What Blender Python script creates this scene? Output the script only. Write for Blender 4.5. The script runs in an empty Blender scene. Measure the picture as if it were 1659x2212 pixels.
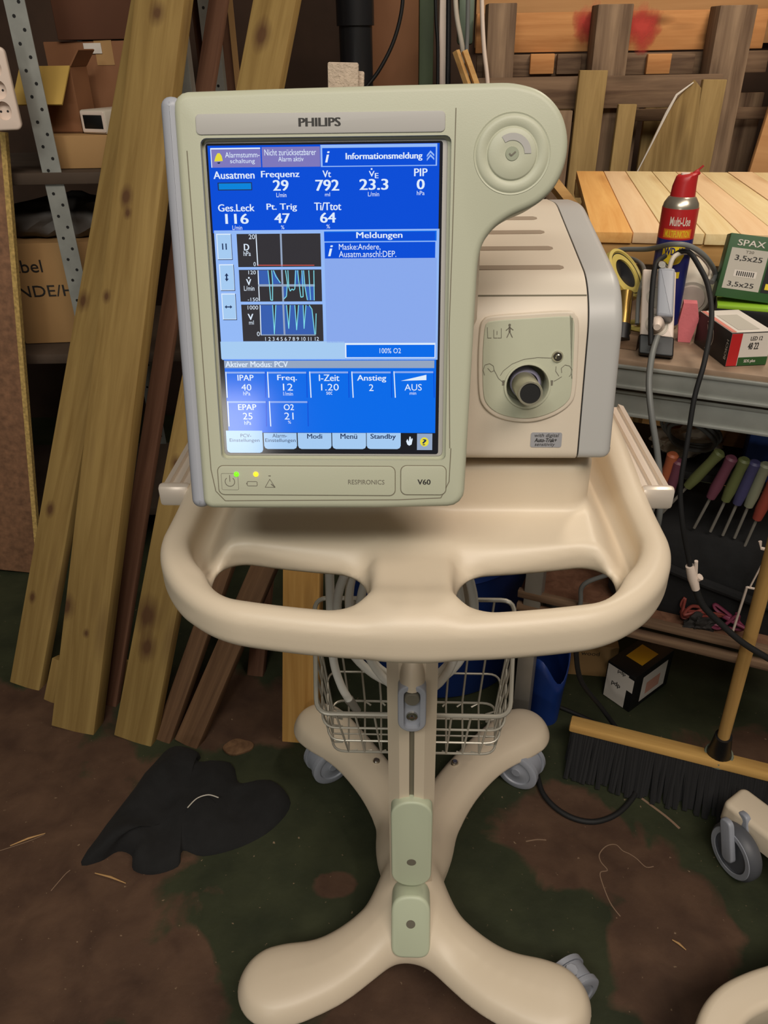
import bpy, bmesh, math, random
import numpy as np
from mathutils import Vector, Matrix

# ------------------------------------------------------------------ camera, world, lights, exposure
SC = bpy.context.scene
COL = SC.collection
PITCH, ROLL, CAMZ, FPX = math.radians(31.2), math.radians(1.0), 1.54, 1660.0
cam_d = bpy.data.cameras.new('camera')
cam = bpy.data.objects.new('camera', cam_d)
COL.objects.link(cam)
cam_d.sensor_fit = 'VERTICAL'
cam_d.sensor_height = 34.6
cam_d.sensor_width = 34.6 * 1659 / 2212
cam_d.lens = 34.6 * FPX / 2212
cam_d.clip_start = 0.02
cam.matrix_world = (Matrix.Translation((0, 0, CAMZ)) @ Matrix.Rotation(math.pi / 2 - PITCH, 4, 'X')
                    @ Matrix.Rotation(ROLL * -1.0, 4, 'Z'))
SC.camera = cam

SC.view_settings.view_transform = 'Standard'
SC.view_settings.look = 'None'
SC.view_settings.exposure = -0.06
SC.view_settings.gamma = 1.0
SC.view_settings.use_curve_mapping = False

W = bpy.data.worlds.new('dim_hall')
SC.world = W
W.use_nodes = True
W.node_tree.nodes['Background'].inputs[0].default_value = (1.0, 0.86, 0.68, 1)
W.node_tree.nodes['Background'].inputs[1].default_value = 0.06


def area(name, loc, target, size, power, color, sy=None):
    d = bpy.data.lights.new(name, 'AREA')
    d.energy = power
    d.color = color
    d.size = size
    if sy:
        d.shape = 'RECTANGLE'
        d.size_y = sy
    o = bpy.data.objects.new(name, d)
    COL.objects.link(o)
    o.location = loc
    o.rotation_euler = (Vector(target) - Vector(loc)).to_track_quat('-Z', 'Y').to_euler()
    return o


area('ceiling_tube_right', (1.1, -1.5, 4.5), (0.1, 1.0, 0.6), 2.8, 128, (1.0, 0.88, 0.77), 1.3)
area('ceiling_tube_left', (-1.1, -2.2, 4.2), (0.0, 0.9, 0.6), 1.8, 60, (0.98, 0.97, 0.88), 0.5)
area('work_lamp_behind', (-1.23, -3.0, 1.50), (0.0, 0.9, 0.9), 0.42, 13, (1.0, 0.95, 0.88))
area('ceiling_tube_back', (1.3, 2.1, 3.0), (1.0, 2.2, 0.8), 1.2, 22, (1.0, 0.88, 0.72), 0.2)


# ------------------------------------------------------------------ view geometry helpers (for surveying positions)
def ray(u, v):
    a, b = (u - 829.5) / FPX, (1106 - v) / FPX
    c, s = math.cos(ROLL), math.sin(ROLL)
    R, U = a * c + b * s, -a * s + b * c
    return Vector((R, math.cos(PITCH) + U * math.sin(PITCH), -math.sin(PITCH) + U * math.cos(PITCH)))


CAM = Vector((0, 0, CAMZ))


def atY(u, v, Y):
    d = ray(u, v)
    return CAM + d * (Y / d.y)


def atZ(u, v, Z):
    d = ray(u, v)
    return CAM + d * ((Z - CAMZ) / d.z)


CO = Vector((0.040, 0.90, 0.0))            # the cart column stands here
CYAW = math.radians(-2.72)
CR = Matrix.Rotation(CYAW, 3, 'Z')
CRi = CR.inverted()


def hitL(u, v, p0, n):                     # survey point on a plane, in the cart's own axes
    o = CRi @ (CAM - CO)
    d = CRi @ ray(u, v)
    p0, n = Vector(p0), Vector(n)
    return o + d * ((p0 - o).dot(n) / d.dot(n))


# ------------------------------------------------------------------ object helpers
def tag(o, label=None, cat=None, group=None, kind=None):
    if label: o['label'] = label
    if cat: o['category'] = cat
    if group: o['group'] = group
    if kind: o['kind'] = kind
    return o


def empty(name, loc=(0, 0, 0), rz=0.0, label=None, cat=None, group=None):
    o = bpy.data.objects.new(name, None)
    COL.objects.link(o)
    o.location = loc
    o.rotation_euler = (0, 0, rz)
    o.empty_display_size = 0.05
    return tag(o, label, cat, group)


def offset_poly(pts, d):                   # inward offset of a counter-clockwise outline
    n = len(pts)
    out = []
    for i in range(n):
        p0, p1, p2 = Vector(pts[i - 1]), Vector(pts[i]), Vector(pts[(i + 1) % n])
        a, b = (p1 - p0), (p2 - p1)
        if a.length < 1e-9: a = b
        if b.length < 1e-9: b = a
        a, b = a.normalized(), b.normalized()
        na, nb = Vector((-a.y, a.x)), Vector((-b.y, b.x))
        m = na + nb
        if m.length < 1e-6: m = na
        m.normalize()
        out.append(p1 + m * (d / max(0.35, m.dot(na))))
    return [(p.x, p.y) for p in out]


def rrect(x0, y0, x1, y1, r, n=6):
    r = min(r, (x1 - x0) / 2 - 1e-6, (y1 - y0) / 2 - 1e-6)
    pts = []
    for cx, cy, a0 in ((x1 - r, y0 + r, -90), (x1 - r, y1 - r, 0), (x0 + r, y1 - r, 90), (x0 + r, y0 + r, 180)):
        for k in range(n + 1):
            a = math.radians(a0 + 90 * k / n)
            pts.append((cx + r * math.cos(a), cy + r * math.sin(a)))
    return pts


def round_poly(pts, n=6):
    """pts: (x, y, radius) corner list -> outline with rounded corners"""
    out = []
    k = len(pts)
    for i in range(k):
        p0, p1, p2 = Vector(pts[i - 1][:2]), Vector(pts[i][:2]), Vector(pts[(i + 1) % k][:2])
        r = pts[i][2]
        if r <= 0:
            out.append((p1.x, p1.y))
            continue
        a, b = (p0 - p1).normalized(), (p2 - p1).normalized()
        t = min(r, 0.48 * (p0 - p1).length, 0.48 * (p2 - p1).length)
        q0, q2 = p1 + a * t, p1 + b * t
        for j in range(n + 1):
            s = j / n
            q = q0 * (1 - s) ** 2 + p1 * 2 * s * (1 - s) + q2 * s * s
            out.append((q.x, q.y))
    return out


def catmull(pts, n=8, closed=False):
    P = [Vector(p) for p in pts]
    out = []
    m = len(P)
    rng = range(m) if closed else range(m - 1)
    for i in rng:
        if closed:
            p0, p1, p2, p3 = P[i - 1], P[i], P[(i + 1) % m], P[(i + 2) % m]
        else:
            p0, p1, p2, p3 = P[max(i - 1, 0)], P[i], P[i + 1], P[min(i + 2, m - 1)]
        for k in range(n):
            t = k / n
            out.append(0.5 * ((2 * p1) + (p2 - p0) * t + (2 * p0 - 5 * p1 + 4 * p2 - p3) * t * t
                              + (3 * p1 - p0 - 3 * p2 + p3) * t ** 3))
    if not closed: out.append(P[-1])
    return out


_font_cache = {}


def text_geo(s, bold=0.0, shear=0.0):
    key = (s, bold, shear)
    if key in _font_cache: return _font_cache[key]
    c = bpy.data.curves.new('lettering', 'FONT')
    c.body = s
    c.offset = bold
    c.shear = shear
    c.resolution_u = 3
    o = bpy.data.objects.new('lettering', c)
    COL.objects.link(o)
    dg = bpy.context.evaluated_depsgraph_get()
    dg.update()
    me = bpy.data.meshes.new_from_object(o.evaluated_get(dg))
    V = [v.co.copy() for v in me.vertices]
    F = [tuple(p.vertices) for p in me.polygons]
    bpy.data.objects.remove(o)
    bpy.data.curves.remove(c)
    bpy.data.meshes.remove(me)
    x0, x1 = min(v.x for v in V), max(v.x for v in V)
    y0, y1 = min(v.y for v in V), max(v.y for v in V)
    V = [((v.x - x0) / (x1 - x0), (v.y - y0) / (y1 - y0)) for v in V]
    _font_cache[key] = (V, F)
    return V, F


class MB:
    """collects shapes and links them as ONE mesh object"""

    def __init__(s, M=None):
        s.bm = bmesh.new()
        s.mi = 0
        s.M = M or Matrix.Identity(4)

    def v(s, p):
        return s.bm.verts.new(s.M @ Vector(p))

    def f(s, vs):
        try:
            fa = s.bm.faces.new(vs)
            fa.material_index = s.mi
            return fa
        except ValueError:
            return None

    def loops(s, rings, cap0=True, cap1=True, closed=True):
        R = [[s.v(p) for p in r] for r in rings]
        n = len(R[0])
        for a, b in zip(R, R[1:]):
            for i in range(n if closed else n - 1):
                j = (i + 1) % n
                s.f((a[i], a[j], b[j], b[i]))
        if cap0: s.f(list(reversed(R[0])))
        if cap1: s.f(R[-1])
        return R

    def box(s, c, size, rot=None, bev=0.0):
        hx, hy, hz = size[0] / 2, size[1] / 2, size[2] / 2
        M = Matrix.Translation(c) @ (rot.to_4x4() if rot else Matrix.Identity(4))
        t = bmesh.new()
        bmesh.ops.create_cube(t, size=1.0, matrix=Matrix.Diagonal((size[0], size[1], size[2], 1)))
        if bev > 0:
            bmesh.ops.bevel(t, geom=t.edges[:], offset=min(bev, 0.45 * min(size)), segments=2, profile=0.5, affect='EDGES')
        s.merge(t, M)

    def merge(s, t, M=None):
        M = s.M @ (M or Matrix.Identity(4))
        mp = {}
        for v in t.verts: mp[v.index if v.index >= 0 else id(v)] = None
        t.verts.index_update()
        nv = [s.bm.verts.new(M @ v.co) for v in t.verts]
        for f in t.faces:
            try:
                fa = s.bm.faces.new([nv[v.index] for v in f.verts])
                fa.material_index = s.mi
            except ValueError:
                pass
        t.free()

    def tube(s, path, r, seg=8, closed=False, cap=True):
        P = [Vector(p) for p in path]
        n = len(P)
        rad = r if isinstance(r, (list, tuple)) else [r] * n
        rings = []
        up = None
        for i in range(n):
            if closed: d = P[(i + 1) % n] - P[i - 1]
            else: d = P[min(i + 1, n - 1)] - P[max(i - 1, 0)]
            d.normalize()
            if up is None:
                up = Vector((0, 0, 1)) if abs(d.z) < 0.9 else Vector((1, 0, 0))
            up = (up - d * up.dot(d))
            up.normalize()
            w = d.cross(up)
            rings.append([P[i] + (up * math.cos(2 * math.pi * k / seg) + w * math.sin(2 * math.pi * k / seg)) * rad[i]
                          for k in range(seg)])
        if closed:
            rings.append(rings[0])
            R = [[s.v(p) for p in q] for q in rings[:-1]]
            R.append(R[0])
            for a, b in zip(R, R[1:]):
                for k in range(seg):
                    s.f((a[k], a[(k + 1) % seg], b[(k + 1) % seg], b[k]))
        else:
            s.loops(rings, cap, cap)

    def lathe(s, prof, M=None, seg=32, a0=0.0, a1=2 * math.pi):
        """profile (r, z) turned about the local z axis"""
        M = M or Matrix.Identity(4)
        full = abs(a1 - a0 - 2 * math.pi) < 1e-6
        cols = []
        for k in range(seg if full else seg + 1):
            a = a0 + (a1 - a0) * k / seg
            cols.append([s.v(M @ Vector((r * math.cos(a), r * math.sin(a), z))) for r, z in prof])
        m = len(cols)
        for k in range(m if full else m - 1):
            A, B = cols[k], cols[(k + 1) % m]
            for i in range(len(prof) - 1):
                vs = (A[i], B[i], B[i + 1], A[i + 1])
                s.f(vs)

    def plate(s, outline, z0, z1, M=None, bev=0.0, holes=(), hole_depth=0.0):
        """outline in the local xy plane, thick from z0 up to z1 with a rounded front edge; holes are wells in the front"""
        M = M or Matrix.Identity(4)
        prof = [(0.0, z0)]
        if bev > 0:
            for k in range(5):
                a = math.pi / 2 * k / 4
                prof.append((bev * (1 - math.cos(a)), z1 - bev + bev * math.sin(a)))
        else:
            prof.append((0.0, z1))
        rings = []
        for d, z in prof:
            o = offset_poly(outline, d) if d > 0 else outline
            rings.append([s.v(M @ Vector((x, y, z))) for x, y in o])
        n = len(outline)
        for a, b in zip(rings, rings[1:]):
            for i in range(n):
                j = (i + 1) % n
                s.f((a[i], a[j], b[j], b[i]))
        s.f(list(reversed(rings[0])))
        if not holes:
            s.f(rings[-1])
        else:
            edges = []
            last = rings[-1]
            for i in range(n):
                edges.append(s.bm.edges.get((last[i], last[(i + 1) % n])))
            for h in holes:
                hv = [s.v(M @ Vector((x, y, z1))) for x, y in h]
                lo = [s.v(M @ Vector((x, y, z1 - hole_depth))) for x, y in h]
                m = len(h)
                for i in range(m):
                    j = (i + 1) % m
                    edges.append(s.bm.edges.new((hv[i], hv[j])))
                    s.f((hv[i], hv[j], lo[j], lo[i]))
                s.f(lo)
            g = bmesh.ops.triangle_fill(s.bm, use_beauty=True, use_dissolve=False, edges=edges)
            for e in g['geom']:
                if isinstance(e, bmesh.types.BMFace): e.material_index = s.mi

    def text(s, body, M, x0, y0, x1, y1, z=0.0, bold=0.0, shear=0.0):
        V, F = text_geo(body, 0.0, shear)
        dx = bold * (y1 - y0) * 1.3
        for k, o in enumerate((-dx, 0.0, dx) if bold > 0 else (0.0,)):
            nv = [s.v(M @ Vector((x0 + (x1 - x0) * a + o, y0 + (y1 - y0) * b, z + k * 1.5e-5))) for a, b in V]
            for f in F: s.f([nv[i] for i in f])

    def quad(s, M, x0, y0, x1, y1, z=0.0):
        s.f([s.v(M @ Vector(p)) for p in ((x0, y0, z), (x1, y0, z), (x1, y1, z), (x0, y1, z))])

    def poly(s, M, pts, z=0.0):
        s.f([s.v(M @ Vector((x, y, z))) for x, y in pts])

    def line(s, M, pts, w, z=0.0):
        for (xa, ya), (xb, yb) in zip(pts, pts[1:]):
            d = Vector((xb - xa, yb - ya))
            if d.length < 1e-9: continue
            n = Vector((-d.y, d.x)).normalized() * w / 2
            s.poly(M, [(xa + n.x, ya + n.y), (xa - n.x, ya - n.y), (xb - n.x, yb - n.y), (xb + n.x, yb + n.y)], z)

    def arrays(s, V, F):
        nv = [s.v(p) for p in V]
        for f in F: s.f([nv[i] for i in f])

    def build(s, name, mats, parent=None, loc=None, smooth=40, recalc=True, sub=0):
        if recalc: bmesh.ops.recalc_face_normals(s.bm, faces=s.bm.faces[:])
        me = bpy.data.meshes.new(name)
        s.bm.to_mesh(me)
        s.bm.free()
        for m in (mats if isinstance(mats, (list, tuple)) else [mats]): me.materials.append(m)
        if smooth:
            for p in me.polygons: p.use_smooth = True
            me.set_sharp_from_angle(angle=math.radians(smooth))
        o = bpy.data.objects.new(name, me)
        COL.objects.link(o)
        if parent: o.parent = parent
        if loc is not None: o.location = loc
        if sub:
            md = o.modifiers.new('subdivision', 'SUBSURF')
            md.levels = md.render_levels = sub
        return o


# ------------------------------------------------------------------ signed-distance shapes for moulded plastic
def surface_nets(fn, lo, hi, step):
    ax = [np.arange(lo[i], hi[i] + step, step) for i in range(3)]
    X, Y, Z = np.meshgrid(*ax, indexing='ij')
    D = fn(X, Y, Z).astype(np.float32)
    S = D < 0
    nx, ny, nz = D.shape
    acc = np.zeros((nx - 1, ny - 1, nz - 1, 3), np.float32)
    cnt = np.zeros((nx - 1, ny - 1, nz - 1), np.float32)
    base = np.stack(np.meshgrid(*[np.arange(k - 1) for k in D.shape], indexing='ij'), -1)
    crn = [(i, j, k) for i in (0, 1) for j in (0, 1) for k in (0, 1)]
    sl = lambda c: tuple(slice(c[i], D.shape[i] - 1 + c[i]) for i in range(3))
    for a in range(8):
        for b in range(a + 1, 8):
            ca, cb = crn[a], crn[b]
            if sum(abs(ca[i] - cb[i]) for i in range(3)) != 1: continue
            da, db = D[sl(ca)], D[sl(cb)]
            m = (da < 0) != (db < 0)
            t = np.where(m, da / np.where(m, da - db, 1), 0)
            for i in range(3):
                acc[..., i] += np.where(m, ca[i] + t * (cb[i] - ca[i]), 0)
            cnt += m
    act = cnt > 0
    idx = -np.ones(act.shape, np.int64)
    idx[act] = np.arange(act.sum())
    V = (base[act] + acc[act] / cnt[act][:, None]) * step + np.array(lo)
    F = []
    for axis in range(3):
        o1, o2 = (axis + 1) % 3, (axis + 2) % 3
        s0 = [slice(None)] * 3
        s1 = [slice(None)] * 3
        s0[axis] = slice(0, -1)
        s1[axis] = slice(1, None)
        ch = S[tuple(s0)] != S[tuple(s1)]
        pos = S[tuple(s0)]
        I = np.argwhere(ch)
        ok = (I[:, o1] > 0) & (I[:, o2] > 0) & (I[:, o1] < D.shape[o1] - 1) & (I[:, o2] < D.shape[o2] - 1)
        I = I[ok]
        q = []
        for d1, d2 in ((-1, -1), (0, -1), (0, 0), (-1, 0)):
            J = I.copy()
            J[:, o1] += d1
            J[:, o2] += d2
            q.append(idx[J[:, 0], J[:, 1], J[:, 2]])
        q = np.stack(q, 1)
        fl = ~pos[I[:, 0], I[:, 1], I[:, 2]]
        q[fl] = q[fl][:, ::-1]
        F.append(q)
    F = np.concatenate(F)
    F = F[(F >= 0).all(1)]
    # settle the vertices on the surface
    e = step * 0.25
    for _ in range(3):
        x, y, z = V[:, 0], V[:, 1], V[:, 2]
        d = fn(x, y, z)
        g = np.stack([fn(x + e, y, z) - fn(x - e, y, z), fn(x, y + e, z) - fn(x, y - e, z),
                      fn(x, y, z + e) - fn(x, y, z - e)], 1) / (2 * e)
        V = V - g * (d / np.maximum((g * g).sum(1), 0.2))[:, None] * 0.7
    return V, F


def sdf_object(name, fn, lo, hi, step, mat, parent, loc=None):
    V, F = surface_nets(fn, lo, hi, step)
    me = bpy.data.meshes.new(name)
    me.from_pydata(V.tolist(), [], F.tolist())
    me.materials.append(mat)
    for p in me.polygons: p.use_smooth = True
    o = bpy.data.objects.new(name, me)
    COL.objects.link(o)
    o.parent = parent
    if loc: o.location = loc
    return o


def smin(a, b, k):
    h = np.clip(0.5 + 0.5 * (b - a) / k, 0, 1)
    return b * (1 - h) + a * h - k * h * (1 - h)


def smax(a, b, k): return -smin(-a, -b, k)


def sstep(a, b, x):
    t = np.clip((x - a) / (b - a), 0, 1)
    return t * t * (3 - 2 * t)


def rr2(x, y, cx, cy, hx, hy, r):
    qx, qy = np.abs(x - cx) - hx + r, np.abs(y - cy) - hy + r
    return np.minimum(np.maximum(qx, qy), 0) + np.hypot(np.maximum(qx, 0), np.maximum(qy, 0)) - r


def extr(d2, z, z0, z1, r):
    w1, w2 = d2 + r, np.abs(z - (z0 + z1) / 2) - (z1 - z0) / 2 + r
    return np.minimum(np.maximum(w1, w2), 0) + np.hypot(np.maximum(w1, 0), np.maximum(w2, 0)) - r


def cone2(x, y, a, b):
    ax, ay, ra = a
    bx, by, rb = b
    dx, dy = bx - ax, by - ay
    t = np.clip(((x - ax) * dx + (y - ay) * dy) / (dx * dx + dy * dy), 0, 1)
    return np.hypot(x - ax - t * dx, y - ay - t * dy) - (ra + (rb - ra) * t)


# ------------------------------------------------------------------ materials
def srgb(r, g, b):
    f = lambda c: (c / 255 / 12.92) if c / 255 <= 0.04045 else ((c / 255 + 0.055) / 1.055) ** 2.4
    return (f(r), f(g), f(b), 1.0)


def new_mat(name):
    m = bpy.data.materials.new(name)
    m.use_nodes = True
    nt = m.node_tree
    return m, nt, nt.nodes['Principled BSDF']


def plain(name, rgb, rough=0.5, metal=0.0, var=0.0, scale=20.0, bump=0.0, bscale=200.0, spec=0.5, coat=0.0):
    m, nt, b = new_mat(name)
    b.inputs['Base Color'].default_value = srgb(*rgb)
    b.inputs['Roughness'].default_value = rough
    b.inputs['Metallic'].default_value = metal
    b.inputs['Specular IOR Level'].default_value = spec
    b.inputs['Coat Weight'].default_value = coat
    tc = nt.nodes.new('ShaderNodeTexCoord')
    if var > 0:
        n = nt.nodes.new('ShaderNodeTexNoise')
        n.inputs['Scale'].default_value = scale
        n.inputs['Detail'].default_value = 6
        nt.links.new(tc.outputs['Object'], n.inputs['Vector'])
        r = nt.nodes.new('ShaderNodeMapRange')
        r.inputs['From Min'].default_value = 0.25
        r.inputs['From Max'].default_value = 0.75
        r.inputs['To Min'].default_value = 1 - var
        r.inputs['To Max'].default_value = 1 + var
        nt.links.new(n.outputs['Fac'], r.inputs['Value'])
        mx = nt.nodes.new('ShaderNodeMix')
        mx.data_type = 'RGBA'
        mx.blend_type = 'MULTIPLY'
        mx.inputs['Factor'].default_value = 1
        mx.inputs['A'].default_value = srgb(*rgb)
        nt.links.new(r.outputs['Result'], mx.inputs['B'])
        nt.links.new(mx.outputs['Result'], b.inputs['Base Color'])
    if bump > 0:
        n2 = nt.nodes.new('ShaderNodeTexNoise')
        n2.inputs['Scale'].default_value = bscale
        n2.inputs['Detail'].default_value = 3
        nt.links.new(tc.outputs['Object'], n2.inputs['Vector'])
        bp = nt.nodes.new('ShaderNodeBump')
        bp.inputs['Strength'].default_value = bump
        bp.inputs['Distance'].default_value = 0.002
        nt.links.new(n2.outputs['Fac'], bp.inputs['Height'])
        nt.links.new(bp.outputs['Normal'], b.inputs['Normal'])
    return m


def wood(name, c1, c2, knot=(70, 45, 25), axis='Z', knots=0.5, rough=0.75, fine=1.0, spots=()):
    """sawn timber: streaks along one local axis, some knots"""
    m, nt, b = new_mat(name)
    b.inputs['Roughness'].default_value = rough
    b.inputs['Specular IOR Level'].default_value = 0.2
    tc = nt.nodes.new('ShaderNodeTexCoord')
    mp = nt.nodes.new('ShaderNodeMapping')
    sc = {'X': (1.3, 22, 22), 'Y': (22, 1.3, 22), 'Z': (22, 22, 1.3)}[axis]
    mp.inputs['Scale'].default_value = [q * fine for q in sc]
    nt.links.new(tc.outputs['Object'], mp.inputs['Vector'])
    n = nt.nodes.new('ShaderNodeTexNoise')
    n.inputs['Scale'].default_value = 1.6
    n.inputs['Detail'].default_value = 7
    n.inputs['Roughness'].default_value = 0.6
    n.inputs['Distortion'].default_value = 0.6
    nt.links.new(mp.outputs['Vector'], n.inputs['Vector'])
    cr = nt.nodes.new('ShaderNodeValToRGB')
    cr.color_ramp.elements[0].position = 0.32
    cr.color_ramp.elements[0].color = srgb(*c2)
    cr.color_ramp.elements[1].position = 0.68
    cr.color_ramp.elements[1].color = srgb(*c1)
    nt.links.new(n.outputs['Fac'], cr.inputs['Fac'])
    mk = nt.nodes.new('ShaderNodeMapping')
    mk.inputs['Scale'].default_value = {'X': (2.6, 11, 11), 'Y': (11, 2.6, 11), 'Z': (11, 11, 2.6)}[axis]
    nt.links.new(tc.outputs['Object'], mk.inputs['Vector'])
    vo = nt.nodes.new('ShaderNodeTexVoronoi')
    vo.inputs['Scale'].default_value = 1.15
    nt.links.new(mk.outputs['Vector'], vo.inputs['Vector'])
    rg = nt.nodes.new('ShaderNodeMapRange')
    rg.inputs['From Min'].default_value = 0.10
    rg.inputs['From Max'].default_value = 0.30
    rg.inputs['To Min'].default_value = knots
    rg.inputs['To Max'].default_value = 0.0
    nt.links.new(vo.outputs['Distance'], rg.inputs['Value'])
    mx = nt.nodes.new('ShaderNodeMix')
    mx.data_type = 'RGBA'
    mx.inputs['B'].default_value = srgb(*knot)
    nt.links.new(rg.outputs['Result'], mx.inputs['Factor'])
    nt.links.new(cr.outputs['Color'], mx.inputs['A'])
    res = mx.outputs['Result']
    for (kx, kz, kr) in spots:
        ms = nt.nodes.new('ShaderNodeMapping')
        ms.vector_type = 'TEXTURE'
        ms.inputs['Location'].default_value = (kx, 0, kz)
        ms.inputs['Scale'].default_value = (kr, 1000, kr * 1.5)
        nt.links.new(tc.outputs['Object'], ms.inputs['Vector'])
        ln = nt.nodes.new('ShaderNodeVectorMath')
        ln.operation = 'LENGTH'
        nt.links.new(ms.outputs['Vector'], ln.inputs[0])
        ad = nt.nodes.new('ShaderNodeMath')
        ad.operation = 'MULTIPLY_ADD'
        nt.links.new(n.outputs['Fac'], ad.inputs[0])
        ad.inputs[1].default_value = 0.8
        nt.links.new(ln.outputs['Value'], ad.inputs[2])
        kr_ = nt.nodes.new('ShaderNodeValToRGB')
        kr_.color_ramp.elements[0].position = 0.45
        kr_.color_ramp.elements[0].color = (0.9, 0.9, 0.9, 1)
        kr_.color_ramp.elements[1].position = 1.0
        kr_.color_ramp.elements[1].color = (0, 0, 0, 1)
        e_ = kr_.color_ramp.elements.new(0.62)
        e_.color = (0.55, 0.55, 0.55, 1)
        sc_ = nt.nodes.new('ShaderNodeMath')
        sc_.operation = 'MULTIPLY'
        sc_.inputs[1].default_value = 0.62
        nt.links.new(ad.outputs[0], sc_.inputs[0])
        nt.links.new(sc_.outputs[0], kr_.inputs['Fac'])
        m2 = nt.nodes.new('ShaderNodeMix')
        m2.data_type = 'RGBA'
        m2.inputs['B'].default_value = srgb(*knot)
        nt.links.new(kr_.outputs['Color'], m2.inputs['Factor'])
        nt.links.new(res, m2.inputs['A'])
        res = m2.outputs['Result']
    nt.links.new(res, b.inputs['Base Color'])
    bp = nt.nodes.new('ShaderNodeBump')
    bp.inputs['Strength'].default_value = 0.25
    bp.inputs['Distance'].default_value = 0.002
    nt.links.new(n.outputs['Fac'], bp.inputs['Height'])
    nt.links.new(bp.outputs['Normal'], b.inputs['Normal'])
    return m


def glow(name, rgb, k=1.0, gloss=True):
    """lit display area"""
    m, nt, b = new_mat(name)
    b.inputs['Base Color'].default_value = (0.004, 0.004, 0.005, 1)
    b.inputs['Roughness'].default_value = 0.115
    b.inputs['Specular IOR Level'].default_value = 0.22
    b.inputs['Emission Color'].default_value = srgb(*rgb)
    b.inputs['Emission Strength'].default_value = k
    return m


PLASTIC = plain('moulded_cream_plastic', (214, 199, 176), 0.42, bump=0.05, bscale=900)
PANEL = plain('front_panel_plastic', (182, 184, 162), 0.45, bump=0.04, bscale=900)
PANELG = plain('plate_grey_plastic', (172, 170, 166), 0.45)
GREYP = plain('grey_side_plastic', (160, 163, 172), 0.4)
BODYP = plain('body_cream_plastic', (208, 196, 178), 0.45, bump=0.04, bscale=900)
COVERG = plain('cover_grey_green_plastic', (190, 198, 172), 0.45)
INK = plain('dark_ink', (40, 38, 36), 0.6)
INKSOFT = plain('soft_grey_ink', (110, 105, 92), 0.6)
GROOVE = plain('groove_line', (118, 112, 94), 0.7)
SEAM = plain('black_seam', (14, 14, 14), 0.7)
SLOTSHADE = plain('louver_recess', (150, 134, 116), 0.6)
BLACKP = plain('black_plastic', (18, 18, 19), 0.45)
BLACKR = plain('black_rubber', (16, 16, 17), 0.7, var=0.2)
CASTG = plain('caster_grey', (148, 152, 162), 0.45)
CASTD = plain('caster_dark', (82, 84, 90), 0.5)
ALU = plain('aluminium', (232, 220, 206), 0.35, 0.4)
CHROME = plain('polished_steel', (210, 205, 195), 0.16, 1.0)
WIRE = plain('basket_wire', (176, 172, 160), 0.35, 0.35)
HOSE = plain('white_hose', (224, 222, 214), 0.4)
STEELG = plain('galvanised_steel', (158, 160, 154), 0.45, 0.35, var=0.18, scale=14)
STEELD = plain('dull_steel', (150, 146, 138), 0.5, 0.5, var=0.15, scale=12)
PLANK = wood('treated_pine', (156, 130, 78), (128, 102, 57), (88, 58, 38), 'Z', 0.4)
PLANKB = wood('treated_pine_worn', (172, 142, 96), (122, 94, 54), (74, 50, 34), 'Z', 0.5)
BROWNW = wood('brown_board', (122, 92, 66), (84, 60, 42), (50, 32, 22), 'Z', 0.4)
REDW = wood('red_brown_board', (122, 88, 68), (94, 64, 48), (60, 36, 28), 'Z', 0.2)
OLDX = wood('weathered_board_x', (142, 116, 92), (84, 64, 50), (54, 40, 30), 'X', 0.5, fine=0.8)
OLDZ = wood('weathered_board_z', (146, 122, 98), (84, 64, 50), (54, 40, 30), 'Z', 0.5, fine=0.8)
FRESHX = wood('orange_board_x', (206, 150, 96), (176, 120, 72), (92, 56, 32), 'X', 0.8)
OLIVEZ = wood('olive_board_z', (166, 140, 92), (116, 92, 54), (72, 50, 30), 'Z', 0.6, fine=0.8)
NEWY = wood('new_board_pale', (236, 216, 168), (222, 194, 142), (170, 120, 70), 'Y', 0.25)
NEWYP = wood('new_board_pink', (238, 206, 164), (228, 190, 146), (170, 120, 70), 'Y', 0.3)
NEWYO = wood('new_board_orange', (236, 184, 112), (218, 158, 88), (170, 110, 60), 'Y', 0.3)
NEWX = wood('new_board_edge', (196, 156, 100), (170, 128, 76), (110, 70, 40), 'X', 0.3)
PLYX = wood('plywood_sheet', (206, 156, 106), (184, 132, 84), (150, 100, 60), 'X', 0.2, fine=0.4)
POSTW = wood('pale_post', (206, 160, 92), (172, 124, 62), (90, 56, 30), 'Z', 0.5)
OSB = plain('chipboard', (128, 92, 66), 0.8, var=0.35, scale=60)
OSBE = plain('chipboard_edge', (186, 156, 92), 0.85, var=0.4, scale=120)
CARD = plain('cardboard', (134, 90, 58), 0.8, var=0.06, scale=8)
CARDL = plain('cardboard_light', (172, 134, 86), 0.8, var=0.05, scale=8)
CARDY = plain('cardboard_yellow', (190, 156, 78), 0.8, var=0.06, scale=10)
CARDD = plain('cardboard_dark', (92, 56, 36), 0.85, var=0.08, scale=8)
WALLD = plain('dark_boarded_wall', (62, 44, 32), 0.9, var=0.4, scale=5)
BLUED = plain('blue_drum', (24, 52, 118), 0.4, var=0.15, scale=8)
BLUEB = plain('blue_box', (12, 60, 140), 0.5, var=0.1, scale=12)
FABRIC = plain('black_cloth', (20, 20, 21), 0.95, var=0.3, scale=30, bump=0.6, bscale=60)
WEB = plain('grey_webbing', (178, 160, 142), 0.9, var=0.15, scale=150, bump=0.8, bscale=500)
WHITEP = plain('white_plastic', (226, 208, 194), 0.4)
OFFWH = plain('off_white_plastic', (206, 196, 180), 0.45)
REDP = plain('red_plastic', (186, 38, 40), 0.4)
NAVY = plain('navy_label', (32, 36, 110), 0.4)
YELL = plain('yellow_label', (232, 204, 40), 0.5)
ORNG = plain('orange_label', (222, 120, 36), 0.5)
GREEN = plain('green_card', (42, 84, 40), 0.55)
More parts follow.
